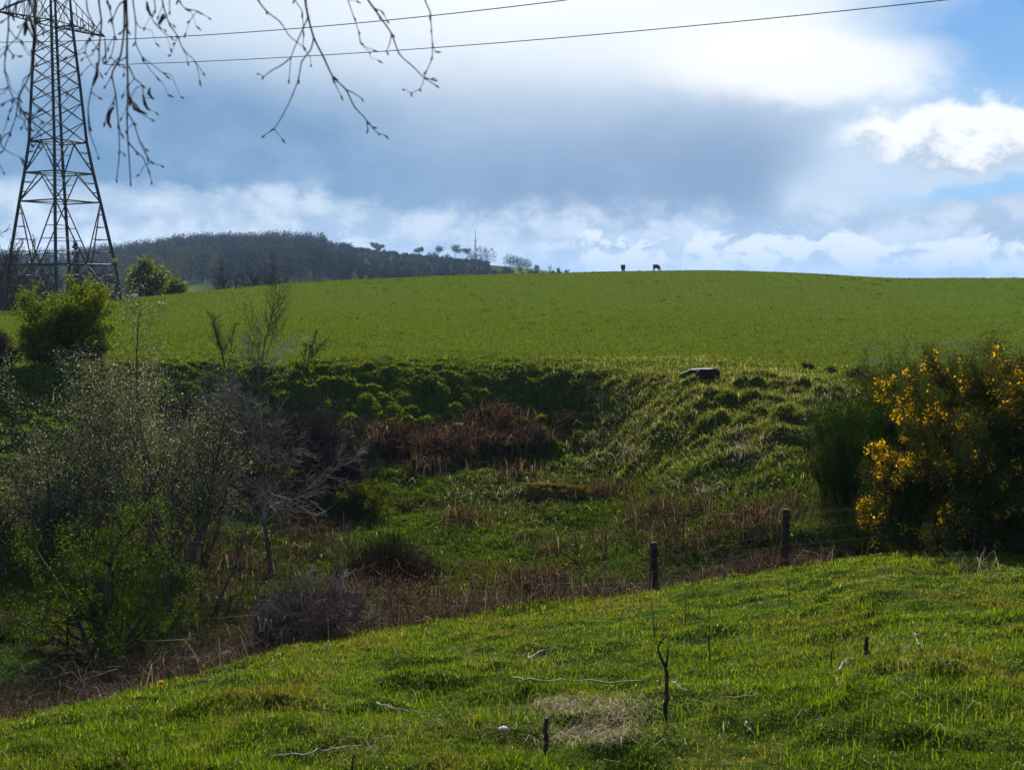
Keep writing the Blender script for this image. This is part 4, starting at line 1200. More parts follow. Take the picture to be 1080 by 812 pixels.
def build_bushes():
    gorse(1112, 17.6, 3.3, 3.15, 'large gorse bush thick with yellow blossom at the meadow edge', 5, 52, 900)
    gorse(966, 18.2, 1.2, 1.75, 'smaller gorse bush with a yellow flowering head beside the large gorse', 9, 16, 150, side=(-.8, -.6))
    gorse(1130, 16.6, 2.4, 2.3, 'gorse bush growing against the large gorse and cut off by the picture edge', 13, 20, 90)
    # small gorse seedlings at the foot
    for px, Y, h, lab, sd in [(1003, 15.9, .62, 'leggy gorse seedling with bare stems in front of the large gorse', 21), (1032, 16.2, .8, 'spindly upright gorse seedling in the shade of the large gorse', 22)]:
        b = stand(px, Y)
        sp = [dict(seg=.09, wob=.12, trop=.15, bare=.35, kids=9, ang=38, ratio=.45, short=.3), dict(seg=.05, wob=.15, trop=.1, bare=.2, kids=10, ang=35, ratio=.4, rmin=.004), dict(seg=.04, wob=.15, trop=.1, bare=1, kids=0, ang=30, ratio=.4, rmin=.003)]
        tree('gorse_seedling', b, [((0, 0, -.05), (.1, 0, 1), h, .016), ((.04, 0, -.05), (.5, .1, 1), h * .8, .013), ((-.05, 0, -.05), (-.45, 0, 1), h * .8, .013)], sp, lab, 'shrub', 'gorse seedlings at the meadow edge',
             leaf='gorse', leafn=9, leafsize=.05, leafspread=.035, aspect=.25, seed=sd, split=1)
    # dark green broom behind
    for i, (px, Y, h, w, lab) in enumerate([(918, 22.5, 2.2, 1.5, 'dark green feathery broom bush behind the flowering gorse'), (886, 23.5, 1.8, .9, 'dark brownish broom bush at the end of the spur'), (965, 23.0, 2.5, 1.7, 'tall dark green broom bush rising behind the small gorse'), (905, 19.7, .9, .8, 'low dark broom bush behind the fence beside the gorse')]):
        b = stand(px, Y)
        o = empty('broom_bush', b, lab, 'bush', 'broom bushes behind the gorse')
        rng = random.Random(i + 80)
        segs, anc = [], []
        sp = [dict(seg=.2, wob=.06, trop=.1, bare=.04, kids=7, ang=32, ratio=.4, short=.4), dict(seg=.12, wob=.07, trop=.2, bare=.05, kids=9, ang=26, ratio=.5, short=.3, rmin=.006), dict(seg=.12, wob=.06, trop=.2, bare=1, kids=0, ang=20, ratio=.4, rmin=.005)]
        for k in range(int(22 * w)):
            a = rng.uniform(0, 6.3); e = math.sqrt(rng.random())
            s, an = grow(rng, Vector((math.cos(a) * e * w * .45, math.sin(a) * e * w * .3, -.1)), Vector((math.cos(a) * e * .35, math.sin(a) * e * .3, 1)), h * rng.uniform(.3, 1.05), .02, sp)
            segs += s; anc += an
        link('stem', wood_mesh('stem', segs), M['broom'], o)
        A = np.repeat(np.array(anc)[:, :3], 5, 0); A = A + RNG.normal(0, .05, A.shape)
        V, Q, q = leaves(A, .075, .16, up_bias=1.2)
        link('foliage', mesh_np('foliage', V, Q, None, q), M['broom'], o)
    # purplish twiggy bush at the foot of the meadow
    b = stand(320, 16.35)
    st = []
    for _ in range(110):
        bx = random.uniform(-.68, .6)
        st.append(((bx, random.gauss(0, .25), -.05), (bx * .5 + random.gauss(0, .4), random.gauss(0, .3), 1), (1.15 - .9 * abs(bx - .15) ** 1.4) * random.uniform(.6, 1.05), .010))
    sp = [dict(seg=.09, wob=.14, trop=.1, bare=.15, kids=14, ang=40, ratio=.42, short=.3), dict(seg=.06, wob=.16, trop=.1, bare=.1, kids=14, ang=36, ratio=.4, rmin=.0035), dict(seg=.05, wob=.1, trop=.2, bare=1, kids=0, ang=20, ratio=.4, rmin=.004)]
    tree('twiggy_bush', b, st, sp, 'dense purplish-grey twiggy bush at the foot of the meadow', 'bush', seed=90, split=1, bark='purpletwig', twig='purpletwig', minr=.005)
    # mossy-topped bush in the gully
    b = stand(378, 29.5)
    o = empty('round_bush', b, 'rounded dark bush with a bright green top beside the bracken', 'bush')
    st, an = [], []
    rng = random.Random(3)
    for k in range(14):
        a = rng.uniform(0, 6.3)
        s, q = grow(rng, Vector((rng.gauss(0, .3), rng.gauss(0, .2), -.1)), Vector((math.cos(a) * .6, math.sin(a) * .5, 1)), rng.uniform(.6, 1.0), .02, bare_spec(1.0, .5, 0, 45)[:3])
        st += s; an += q
    link('stem', wood_mesh('stem', st), M['twig'], o)
    A = np.array(an)[:, :3]; A = np.repeat(A, 6, 0) + RNG.normal(0, .07, (len(A) * 6, 3))
    V, Q, q = leaves(A, .07, .6); link('foliage', mesh_np('foliage', V, Q, None, q), M['bushleaf'], o)
    # rushes
    rush(410, 612, 1.7, 1.25, 1700, 'big dark clump of dead rushes on the gully floor', spread=.75)
    rush(908, 400, .95, .5, 420, 'dark rush clump on the edge of the pasture above the gorse', group='rush clumps on the pasture edge')
    rush(876, 393, .4, .34, 160, 'small rush clump in the middle of the row on the pasture edge', group='rush clumps on the pasture edge')
    rush(852, 391, .55, .42, 200, 'loose rush clump on the spur top nearest the dark rock', group='rush clumps on the pasture edge')
    for tx, ty, lab in [(697, 664, 'dark matted tuft under the thin stalk above the forked stick'), (746, 694, 'dark spiky tuft right of the forked stick'), (921, 650, 'broad low dark tuft in the meadow below the small gorse'),
                        (868, 632, 'small dark tuft left of the broad low tuft'), (792, 634, 'dark tuft below the gap between fence post and gorse'), (537, 664, 'dark tuft near the rim above the short bent stick'), (637, 690, 'dark tuft right of the short bent stick'),
                        (336, 752, 'greyish dead tuft low on the left of the meadow'), (256, 727, 'dark tuft on the rim right of the large dandelion'), (458, 722, 'dark tuft left of the long straight stick'), (985, 702, 'dark tuft right of the stubby splinter under the gorse'), (1060, 755, 'dark tuft by the lower corner of the meadow')]:
        rush(tx, ty, random.uniform(.18, .3), random.uniform(.07, .13), 130, lab, 'grass_tuft', group='dark tufts in the meadow', spread=1.2)
    rush(748, 610, .5, .4, 220, 'small olive rush clump at the foot of the fence', mat='bank')

# ------------------------------------------------------------------ fence, sticks, stones
def build_things():
    # post and wire fence
    posts = [(693, 622, 572, 19.0), (832, 601, 537, 19.0)]
    b = stand(693, 19.0)
    root = empty('wire_fence', b, 'old post and wire fence along the foot of the meadow running into the gorse', 'fence')
    tops = []
    extra = [(575, 18.6, .5), (960, 18.75, 1.05)]
    allp = []
    for px, pb, pt, Y in posts:
        g = stand(px, Y); h = uv(px, pt)[1] * Y - g.z
        allp.append((g, h, px))
    for px, Y, h in extra:
        allp.append((stand(px, Y), h, px))
    allp.sort(key=lambda a: a[2])
    for i, (g, h, px) in enumerate(allp):
        g0 = g - b
        lean = Vector((.02 * (-1) ** i, .015, 0))
        if px == 575: lean = Vector((-.32, .1, 0)); h *= .8
        mb = MB()
        r = .07
        zs = [-.3, 0, h * .35, h * .7, h * .97, h]
        mb.pipe([g0 + lean * (z / h) + Vector((0, 0, z)) for z in zs], [r, r * 1.02, r, r * .97, r * .95, r * .8], 10)
        link('post', mb.mesh('post', False), M['post'], root)
        tops.append((g0, lean, h))
    for frac in (.93, .68, .42):
        pts = []
        for i in range(len(tops) - 1):
            (a, la, ha), (c, lc, hc) = tops[i], tops[i + 1]
            pa = a + la * frac + Vector((0, -.075, ha * frac)); pc = c + lc * frac + Vector((0, -.075, hc * frac))
            for k in range(8):
                t = k / 8; q = pa.lerp(pc, t); q.z -= .10 * 4 * t * (1 - t) * .4
                pts.append(q)
        pts.append(pc)
        mb = MB(); mb.pipe(pts, [.0036] * len(pts), 5)
        link('wire', mb.mesh('wire', True), M['wire'], root)
    # thin poles by the fence
    b = stand(785, 19.6)
    tree('bare_sapling', b, [((0, 0, -.1), (.03, 0, 1), 1.15, .018)], bare_spec(1.2, .35, .3, 35)[:3], 'thin bare sapling standing between the two fence posts', 'sapling', seed=97, split=1, minr=.005)
    b = stand(640, 18.9)
    tree('bare_sapling', b, [((0, 0, -.1), (-.55, 0, 1), 1.35, .018), ((0, 0, -.1), (-.1, 0, 1), .9, .012)], bare_spec(1.2, .5, .2, 35)[:3], 'leaning bare shrub sapling left of the fence post', 'sapling', seed=98, split=1, minr=.006)

    # upright forked dead stick in the meadow
    def stick(name, pts, radii, lab, cat, mat, forks=(), sides=8, group=None):
        b = Vector(pts[0]); b.z = float(gz(b.x, b.y)[0])
        root = empty(name, b, lab, cat, group)
        mb = MB(); n = len(pts)
        P = np.array([tuple(Vector(p) - b) for p in pts])
        k = np.arange(n).astype(float); q = np.linspace(0, n - 1, (n - 1) * 4 + 1)
        S = np.stack([pchip(k, P[:, i], q) for i in range(3)], 1); S += RNG.normal(0, radii[0] * .18, S.shape)
        R = np.interp(q, k, radii) * RNG.uniform(.88, 1.14, len(q))
        mb.pipe(S, R, sides); link('stem', mb.mesh('stem', True), M[mat], root)
        for fp, fr in forks:
            mb = MB(); P = np.array([tuple(Vector(p) - b) for p in fp]); mb.pipe(P, fr, sides)
            link('fork', mb.mesh('fork', True), M[mat], root)
        return root
    g = ground(702, 759); Y = g.y
    stick('forked_stick', [aim(702, 764, Y), aim(701, 757, Y), aim(703, 735, Y), aim(703.5, 715, Y), aim(701.5, 702, Y)], [.0125, .012, .0115, .011, .0095], 'upright dark forked dead stick in the near meadow', 'stick', 'darkstick',
          [([aim(702, 704, Y), aim(697, 693, Y), aim(693.5, 682, Y - .02)], [.009, .008, .005]), ([aim(693.6, 682.5, Y - .02), aim(699, 674, Y - .02), aim(706, 665, Y)], [.005, .004, .002]), ([aim(702.5, 703, Y), aim(704, 693, Y), aim(704.5, 682, Y)], [.008, .0065, .004])])
    g = ground(576, 794); Y = g.y
    stick('cut_stem', [aim(576, 798, Y), aim(576, 785, Y), aim(575.5, 770, Y), aim(576.5, 756, Y)], [.013, .012, .012, .013], 'short dark cut stem standing in the grass left of the forked stick', 'stick', 'darkstick')
    g = ground(914, 692); Y = g.y
    stick('cut_stem', [aim(914, 695, Y), aim(913.5, 683, Y), aim(915, 671, Y)], [.016, .015, .014], 'short dark cut stem standing in the right of the meadow below the gorse', 'stick', 'darkstick')
    for px, pb, pt, dx, lab in [(691, 674, 630, -4, 'thin dead stalk rising from a dark tuft above the forked stick'), (748, 700, 640, 0, 'thin dead stalk over a dark rush tuft right of the forked stick'), (833, 640, 606, -2, 'thin dead stalk below the second fence post'), (371, 812, 795, 2, 'thin dead stalk at the bottom edge of the meadow'),
                            (723, 660, 620, 0, 'thin dead stalk below the gap between the fence posts'), (876, 705, 680, 2, 'short thin stalk left of the right-hand cut stem')]:
        g = ground(px, pb); Y = g.y
        stick('dead_stalk', [aim(px, pb + 3, Y), aim(px + dx * .4, (pb * .6 + pt * .4), Y), aim(px + dx, pt, Y)], [.006, .005, .003], lab, 'stalk', 'darkstick', sides=5, group='dead stalks in the meadow')
    # pale fallen sticks
    def fallen(pp, r0, r1, lab, lift=.05, forks=()):
        pts = []
        for px, py in pp:
            g = ground(px, py); pts.append(g + Vector((0, 0, lift)))
        b = pts[0].copy()
        mb = MB(); n = len(pts)
        P = np.array([tuple(p - b) for p in pts]); k = np.arange(n).astype(float); q = np.linspace(0, n - 1, (n - 1) * 5 + 1)
        S = np.stack([pchip(k, P[:, i], q) for i in range(3)], 1); S += RNG.normal(0, r0 * .5, S.shape)
        mb.pipe(S, np.linspace(r0, r1, len(q)) * .68 * RNG.uniform(.75, 1.25, len(q)), 7)
        o = link('fallen_stick', mb.mesh('fallen_stick', True), M['deadwood'], None, b)
        tag(o, lab, 'stick', 'pale fallen sticks on the meadow')
    fallen([(540, 722), (575, 725.5), (620, 726), (676, 726)], .011, .007, 'long straight pale stick lying above the patch of straw')
    fallen([(556, 703), (562, 698), (574, 692), (587, 689)], .008, .004, 'short bent pale stick lying above the long straight stick')
    fallen([(709, 728), (716, 733), (726, 738)], .009, .006, 'short pale stick lying just right of the forked stick')
    fallen([(285, 807), (320, 805), (345, 800), (380, 796)], .010, .006, 'pale fallen branch lying at the bottom of the picture')
    fallen([(398, 750), (425, 757), (450, 760)], .007, .004, 'thin pale stick lying left of the straw patch')
    fallen([(762, 745), (790, 743), (800, 741)], .006, .004, 'thin greenish-pale stick lying right of the forked stick towards the gorse')
    fallen([(786, 770), (789, 778), (794, 782)], .008, .004, 'stubby pale splinter lying low on the right of the meadow')
    fallen([(964, 675), (967, 682), (969, 688)], .010, .006, 'stubby pale splinter lying in the meadow under the gorse')
    fallen([(884, 716), (890, 706), (899, 701)], .008, .004, 'pale crossed splinter beside the right-hand cut stem')
    g = ground(346, 684)
    mb = MB(); mb.pipe([(0, 0, -.02), (0, 0, .06), (.005, 0, .11)], [.012, .012, .008], 7)
    tag(link('white_peg', mb.mesh('white_peg', True), M['whitefleece'], None, g), 'small white peg on the rim of the meadow by the purplish bush', 'peg')
    # pale stone
    g = ground(530, 776)
    V, T = lump(RNG, .026, .02, .012, 3, .5, 3); tag(link('stone', mesh_np('stone', V, None, T, np.full(len(V), .5)), M['chalk'], None, g + Vector((0, 0, .04))), 'small pale stone in the grass left of the cut stem', 'stone')
    # dandelion
    for px, py, lab in [(170, 735, 'yellow dandelion in the grass at the foot of the meadow'), (265, 711, 'small yellow dandelion by the brown undergrowth')]:
        g = ground(px, py)
        o = empty('dandelion', g, lab, 'flower', 'dandelions in the meadow')
        mb = MB(); mb.pipe([(0, 0, 0), (0, 0, .09)], [.003, .003], 5); link('stem', mb.mesh('stem'), M['broom'], o)
        n = 60; P = np.zeros((n, 3)) + [0, 0, .09]
        V, Q, q = leaves(P, .035, .3, up_bias=.9); link('blossom', mesh_np('blossom', V, Q, None, q), M['petal'], o)
    # dark rock on top of the spur
    g = ground(738, 397)
    V, T = lump(RNG, .56, .34, .25, 4, .85, 5)
    V[:, 2] = np.where(V[:, 2] > .15, .15 + (V[:, 2] - .15) * .25, V[:, 2]); V[:, 2] += .1 * V[:, 0]
    tag(link('boulder', mesh_np('boulder', V, None, T, np.full(len(V), .5)), M['rock'], None, g + Vector((0, -.05, .07))), 'flat-topped dark boulder on top of the grassy spur', 'rock')
    # mossy log
    g = ground(588, 527); Y = g.y
    p0, p1 = ground(556, 530), ground(622, 528)
    root = empty('fallen_log', g, 'moss-covered fallen log at the foot of the spur', 'log')
    n = 14
    P = [p0.lerp(p1, i / (n - 1)) - g + Vector((0, .05 * math.sin(i * 2.3), .19 + .05 * math.sin(i * 1.3) - .006 * i)) for i in range(n)]
    R = [.10] + [(.29 - .014 * i) * random.uniform(.78, 1.2) for i in range(n - 2)] + [.06]
    mb = MB(); mb.pipe(P, R, 12); link('bark', mb.mesh('bark', True), M['logbark'], root)
    q = []
    for i in range(4200):
        t = random.random(); p = p0.lerp(p1, t) - g; a = random.gauss(math.pi / 2, .75); rr = .3 - .1 * t
        if fbm(np.array([t * 7.]), np.array([a]), 2, 5)[0] < -.25: continue
        q.append((p.x, p.y + math.cos(a) * rr, p.z + .2 + math.sin(a) * rr - .05 * t))
    V, Q, r = leaves(np.array(q), .075, .6, up_bias=.6); link('moss', mesh_np('moss', V, Q, None, r), M['moss'], root)
    mb = MB(); b0 = p0.lerp(p1, .5) - g + Vector((0, 0, .33)); mb.pipe([b0, b0 + Vector((.16, -.02, .14)), b0 + Vector((.22, 0, .24))], [.03, .022, .012], 6); link('stub', mb.mesh('stub'), M['darkstick'], root)
    # weathered stump among the brambles
    g = stand(271, 15.9)
    root = empty('tree_stump', g, 'dark broken stump with a pale split rim beside the purplish bush', 'stump')
    n = 20
    mb = MB()
    V = []; Q = []
    hs = [.46 + .10 * math.sin(i * 1.9) + .05 * math.sin(i * 4.1) for i in range(n)]
    for k, (rr, zf) in enumerate([(.20, -.1), (.15, .25), (.13, .6), (.13, 1.0), (.105, 1.0), (.09, .6)]):
        for i in range(n):
            a = 2 * math.pi * i / n; zz = -.1 if zf < 0 else hs[i] * zf
            V.append((math.cos(a) * rr * (1 + .08 * math.sin(3 * a)), math.sin(a) * rr, zz))
    for k in range(5):
        for i in range(n):
            Q.append((k * n + i, k * n + (i + 1) % n, (k + 1) * n + (i + 1) % n, (k + 1) * n + i))
    mb.add(V, Q); V = np.array(V); c = len(V)
    link('bark', mb.mesh('bark', True), M['logbark'], root)
    mb = MB(); i0 = 14
    mb.pipe([(math.cos(2 * math.pi * i / n) * .125, math.sin(2 * math.pi * i / n) * .12, hs[i % n] + .01) for i in range(i0, i0 + 8)], [.006, .01, .012, .014, .014, .012, .01, .006], 6)
    link('rim', mb.mesh('rim', True), M['deadwood'], root)
    # pale dead branch and pale stone on the gully floor
    b = ground(412, 478)
    mb = MB(); mb.pipe([(-.25, 0, 0), (-.1, 0, .28), (.05, 0, .38), (.3, 0, .3)], [.022, .02, .018, .008], 6)
    tag(link('dead_branch', mb.mesh('dead_branch', True), M['deadwood'], None, b), 'bent pale dead branch sticking out of the bracken', 'branch')
    g = ground(483, 462); V, T = lump(RNG, .14, .1, .07, 3, .45, 8)
    tag(link('stone', mesh_np('stone', V, None, T, np.full(len(V), .5)), M['concrete'], None, g + Vector((0, 0, .35))), 'pale stone showing above the rusty bracken', 'stone')

# ------------------------------------------------------------------ sheep
def sheep(base, heading, lab, mat, graze=True, s=1.0):
    root = empty('sheep', base, lab, 'sheep', rz=heading)
    #            x     y    z    rx   ry
    J = [(-.36, 0, .60, .17, .17), (-.12, 0, .62, .24, .23), (.16, 0, .62, .23, .22), (.36, 0, .60, .14, .15)]
    E = [(0, 1), (1, 2), (2, 3)]
    if graze: hd = [(.50, 0, .44, .095, .095), (.60, 0, .24, .075, .08), (.66, 0, .10, .045, .045)]
    else: hd = [(.48, 0, .76, .10, .10), (.58, 0, .86, .085, .085), (.70, 0, .80, .05, .05)]
    for h in hd: J.append(h)
    E += [(3, 4), (4, 5), (5, 6)]
    for at, x in ((0, -.36), (2, .30)):
        for sy in (-1, 1):
            i = len(J)
            if x < 0: J += [(x, sy * .12, .42, .085, .085), (x - .05, sy * .12, .24, .045, .045), (x, sy * .12, .015, .032, .032)]
            else: J += [(x, sy * .11, .40, .075, .075), (x + .02, sy * .11, .22, .042, .042), (x, sy * .11, .015, .032, .032)]
            E += [(at, i), (i, i + 1), (i + 1, i + 2)]
    i = len(J); J += [(-.50, 0, .62, .05, .05), (-.55, 0, .48, .035, .035)]; E += [(0, i), (i, i + 1)]
    me = bpy.data.meshes.new('body')
    me.from_pydata([tuple(c * s for c in j[:3]) for j in J], E, [])
    o = link('body', me, M[mat], root)
    md = o.modifiers.new('skin', 'SKIN')
    for k, j in enumerate(J):
        me.skin_vertices[0].data[k].radius = (j[3] * s, j[4] * s)
    me.skin_vertices[0].data[1].use_root = True
    sub = o.modifiers.new('sub', 'SUBSURF'); sub.levels = 2; sub.render_levels = 2
    root.scale = (.84, 1.05, 1.0)
    for sy in (-1, 1):
        mb = MB(); a = (hd[1][0] * s - .03, sy * .05 * s, hd[1][2] * s + .05)
        mb.pipe([a, (a[0] - .02, a[1] + sy * .05, a[2]), (a[0] - .03, a[1] + sy * .11, a[2] - .02)], [.018, .03, .006], 6)
        link('ear', mb.mesh('ear', True), M[mat], root)
    return root

def build_sheep():
    def brow(px, off=0):
        Y = np.linspace(60, 200, 1500); u = uv(px, 288)[0]
        z = _samp(ZG, np.full_like(Y, u), Y); k = int(np.argmax(z / Y)); Yk = Y[k] + off
        return Vector((u * Yk, Yk, float(gz(u * Yk, Yk)[0])))
    D = Vector((0, 0, .07))
    sheep(brow(657.3) - D, math.radians(80), 'dark sheep seen from behind on the brow of the pasture', 'fleece', s=1.12)
    sheep(brow(692.3) - D, math.radians(-38), 'dark sheep grazing with its head down on the brow of the pasture', 'fleece', s=1.12)
    b = brow(140.5, 1.0) - Vector((0, 0, .28))
    sheep(b, math.radians(175), 'white sheep on the brow below the wooded hill', 'whitefleece', s=.8)

# ------------------------------------------------------------------ sky and light
SUN_AZ, SUN_EL = math.radians(3.0), math.radians(32.0)

def build_world():
    w = bpy.data.worlds.new('World'); scene.world = w; w.use_nodes = True
    nt = w.node_tree; nt.nodes.clear()
    out = nt.nodes.new('ShaderNodeOutputWorld'); bg = nt.nodes.new('ShaderNodeBackground')
    nt.links.new(bg.outputs[0], out.inputs[0])
    K = 0.085
    bg.inputs['Strength'].default_value = K
    def m(op, a, b=None, c=None):
        n = nt.nodes.new('ShaderNodeMath'); n.operation = op
        for i, s in enumerate((a, b, c)):
            if s is None: continue
            if isinstance(s, (int, float)): n.inputs[i].default_value = s
            else: nt.links.new(s, n.inputs[i])
        return n.outputs[0]
    add = lambda *a: a[0] if len(a) == 1 else m('ADD', a[0], add(*a[1:]))
    mul = lambda *a: a[0] if len(a) == 1 else m('MULTIPLY', a[0], mul(*a[1:]))
    sub = lambda a, b: m('SUBTRACT', a, b)
    mx = lambda a, b: m('MAXIMUM', a, b)
    sm = lambda x, a, b, c=0., d=1.: mapr(nt, x, a, b, c, d)
    sky = nt.nodes.new('ShaderNodeTexSky'); sky.sky_type = 'NISHITA'; sky.sun_disc = False
    sky.sun_elevation = SUN_EL; sky.sun_rotation = SUN_AZ
    sky.air_density = 1.2; sky.dust_density = .6
    tc = nt.nodes.new('ShaderNodeTexCoord').outputs['Generated']
    sp = nt.nodes.new('ShaderNodeSeparateXYZ'); nt.links.new(tc, sp.inputs[0])
    x, y, z = sp.outputs
    yy = mx(y, .12)
    U, Vv = m('DIVIDE', x, yy), m('DIVIDE', z, yy)           # bearing and height of the direction, as tangents
    A = add(mul(U, F_PX), 540.)                                # in the same units as the lie-of-the-land table
    B = sub(300., mul(Vv, F_PX))
    cmb = nt.nodes.new('ShaderNodeCombineXYZ'); nt.links.new(U, cmb.inputs[0]); nt.links.new(Vv, cmb.inputs[1])
    P = cmb.outputs[0]
    def nz(scale, detail=5, rough=.55, stretch=(1, 1, 1), off=(0, 0, 0), dist=0.):
        mp = nt.nodes.new('ShaderNodeMapping'); mp.inputs['Scale'].default_value = stretch; mp.inputs['Location'].default_value = off
        nt.links.new(P, mp.inputs[0])
        n = nt.nodes.new('ShaderNodeTexNoise'); n.inputs['Scale'].default_value = scale; n.inputs['Detail'].default_value = detail; n.inputs['Roughness'].default_value = rough
        n.inputs['Distortion'].default_value = dist
        nt.links.new(mp.outputs[0], n.inputs['Vector'])
        return sub(n.outputs['Fac'], .5)
    nbig, nmid, nfine = nz(4, 3, .5, (1, 1.6, 1), (3.1, 1.7, 0)), nz(11, 5, .55, (1, 1.5, 1), (7, 2, 0)), nz(30, 6, .6, (1, 1.3, 1), (1, 5, 0))
    Aw = add(A, mul(nbig, 120.), mul(nmid, 60.))
    Bw = add(B, mul(nbig, 60.), mul(nmid, 44.))
    Af, Bf = add(Aw, mul(nfine, 46.)), add(Bw, mul(nfine, 40.))
    def blob(a, b, ca, cb, ra, rb, lo=1.0, hi=0.0):
        q = m('SQRT', add(m('POWER', m('DIVIDE', sub(a, ca), ra), 2.), m('POWER', m('DIVIDE', sub(b, cb), rb), 2.)))
        return sm(q, lo, hi)
    col = sky.outputs[0]
    C = lambda r, g, b: (r * 6.7, g * 7.15, b * 7.3)
    blue = mixc(nt, sm(B, -60, 300), C(.055, .225, .52), C(.28, .46, .66))
    col = mixc(nt, .95, col, blue)
    # the high veil, thinning to blue in the upper right
    gap = mx(mul(blob(Af, Bf, 1085, 45, 270, 125, 1.0, .3), 1.0), mul(blob(Af, add(Bf, mul(sub(A, 1000.), .06)), 1060, 212, 150, 20, 1.0, .5), 1.0))
    gap = mx(gap, mul(blob(Aw, Bw, 40, 135, 90, 60), .25))
    veil = sub(1., mul(gap, add(.95, mul(nmid, .5))))
    white = mixc(nt, add(blob(A, B, 585, -60, 560, 260, 1.0, 0.0), mul(nmid, .12)), C(.47, .54, .64), C(.85, .80, .78))
    white = mixc(nt, blob(A, B, 800, 62, 210, 75, 1, .1), white, C(.83, .78, .765))
    col = mixc(nt, veil, col, white)
    # the broad grey shower cloud
    topedge = add(Bw, mul(nfine, 34.), mul(sub(A, 540.), -.03))
    dk = mul(sm(topedge, 45, 190), sub(1., sm(add(Bf, mul(m('ABSOLUTE', sub(A, 680.)), .085)), 226, 262)), sub(1., sm(add(Aw, mul(B, .55)), 880, 1010)), sm(A, -420, -40))
    dk = add(dk, mul(blob(Aw, Bw, 170, 120, 330, 110), .55))
    dk = mul(m('MINIMUM', dk, 1.), add(.93, mul(nbig, .5)))
    grey = mixc(nt, sm(A, 250, 700), C(.090, .195, .34), C(.155, .228, .35))
    grey = mixc(nt, mul(sm(add(nmid, mul(nfine, .6)), -.12, .22), .5), grey, C(.22, .31, .47))
    col = mixc(nt, dk, col, grey)
    # bright swell over the grey at the right shoulder
    sw = mul(blob(Af, Bf, 850, 75, 200, 52, 1.0, .35), .85)
    col = mixc(nt, sw, col, C(.82, .775, .765))
    cr = mx(blob(Af, add(Bf, mul(nfine, 30.)), 1030, 150, 170, 48, 1.0, .55), mul(blob(Af, Bf, 1075, 232, 150, 22, 1.0, .5), .9))
    col = mixc(nt, cr, col, mixc(nt, sm(add(Bf, mul(nfine, 90.)), 150, 192), C(.82, .775, .765), C(.36, .41, .49)))
    # pale band and heaps of cumulus low over the land
    low = mul(sm(add(Bf, mul(sub(A, 400.), -.02)), 196, 232), sub(1., mul(blob(Aw, Bw, 1040, 206, 110, 18, 1., .3), .9)))
    low = mul(low, sub(1., mul(sm(dk, .3, .9), .35)))
    lowc = mixc(nt, sm(add(nmid, mul(nfine, .9)), -.14, .14), C(.27, .35, .47), C(.56, .585, .645))
    col = mixc(nt, mul(low, .85), col, lowc)
    nc = nz(24, 8, .62, (1, 1.6, 1), (2, 9, 0), .5)
    heap = sm(add(mul(nc, 95.), B, mul(m('ABSOLUTE', sub(A, 800.)), -.012)), 250, 258)
    heap = mul(heap, mx(sm(A, 520, 640), sm(A, 460, 300)))
    hs = sm(add(mul(nc, 150.), mul(nfine, 150.), mul(sub(B, 275.), -.4)), -18, 10)
    col = mixc(nt, mul(heap, .9), col, mixc(nt, hs, C(.37, .43, .52), C(.78, .755, .76)))
    slit = mul(blob(Af, add(Bf, mul(sub(A, 1000.), .05)), 1040, 211, 105, 13, 1.0, .3), sm(nmid, -.2, .05), .85)
    col = mixc(nt, slit, col, blue)
    # elsewhere overhead and behind: broken cloud
    n3 = nt.nodes.new('ShaderNodeTexNoise'); n3.inputs['Scale'].default_value = 2.2; n3.inputs['Detail'].default_value = 5
    nt.links.new(tc, n3.inputs['Vector'])
    back = mixc(nt, sm(n3.outputs['Fac'], .45, .62), sky.outputs[0], C(.26, .29, .34))
    back = mixc(nt, .35, back, C(.10, .16, .26))
    col = mixc(nt, sm(y, .30, .62), back, col)
    nt.links.new(col, bg.inputs['Color'])
    # sun
    L = bpy.data.lights.new('sun', 'SUN'); L.energy = 5.0; L.angle = math.radians(.6); L.color = (1, .94, .84)
    o = bpy.data.objects.new('sun', L); COL.objects.link(o)
    d = Vector((math.sin(SUN_AZ) * math.cos(SUN_EL), math.cos(SUN_AZ) * math.cos(SUN_EL), math.sin(SUN_EL)))
    o.rotation_euler = d.to_track_quat('Z', 'Y').to_euler(); o.location = d * 50

HAZE = 0.00017
def build_haze():
    if not HAZE: return
    m, nt, out = new_mat('haze')
    v = nt.nodes.new('ShaderNodeVolumePrincipled')
    v.inputs['Color'].default_value = (.42, .64, 1.0, 1); v.inputs['Density'].default_value = HAZE
    v.inputs['Anisotropy'].default_value = 0.0
    nt.links.new(v.outputs[0], out.inputs['Volume'])
    x0, x1, y0, y1, z0, z1 = -9600, 9600, -9600, 9600, float(ZG.min()) - 1, 140
    V = [(x, y, z) for z in (z0, z1) for (x, y) in ((x0, y0), (x1, y0), (x1, y1), (x0, y1))]
    me = mesh_np('haze', V, [(0, 3, 2, 1), (4, 5, 6, 7), (0, 1, 5, 4), (1, 2, 6, 5), (2, 3, 7, 6), (3, 0, 4, 7)])
    tag(link('haze', me, m), kind='stuff')

def build_camera():
    c = bpy.data.cameras.new('camera'); c.sensor_width = 36; c.lens = 36 * F_PX / 1080; c.clip_end = 30000; c.clip_start = .05
    o = bpy.data.objects.new('camera', c); COL.objects.link(o)
    o.location = (0, 0, 0); o.rotation_euler = (math.pi / 2 - PITCH, 0, 0)
    c.dof.use_dof = True; c.dof.focus_distance = 25; c.dof.aperture_fstop = 8
    scene.camera = o

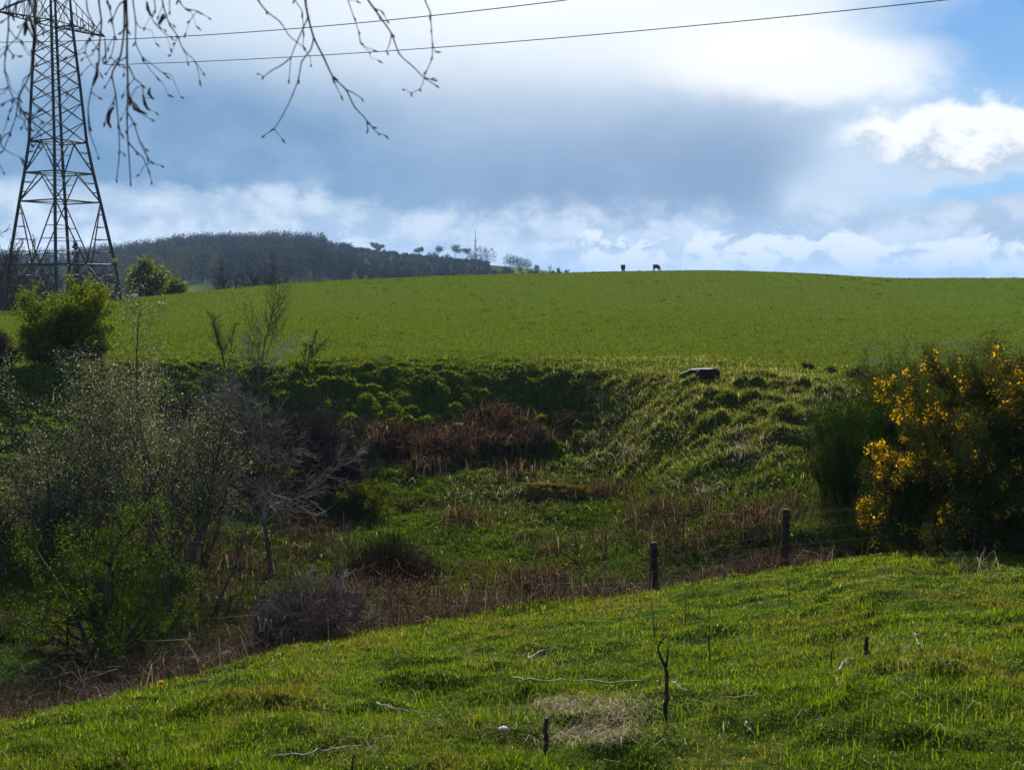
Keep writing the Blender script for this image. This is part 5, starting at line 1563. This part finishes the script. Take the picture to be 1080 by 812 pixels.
build_ground(); build_grass(); build_trees(); build_far(); build_pylon(); build_birch(); build_bushes(); build_things(); build_sheep()
build_world(); build_haze(); build_camera()
vs = scene.view_settings
vs.view_transform = 'Standard'; vs.look = 'None'; vs.exposure = 1.2; vs.gamma = 1; vs.use_curve_mapping = False
scene.render.engine = 'CYCLES'
cy = scene.cycles
cy.max_bounces = 5; cy.diffuse_bounces = 2; cy.glossy_bounces = 1; cy.transmission_bounces = 3; cy.volume_bounces = 0; cy.transparent_max_bounces = 4
cy.use_denoising = True
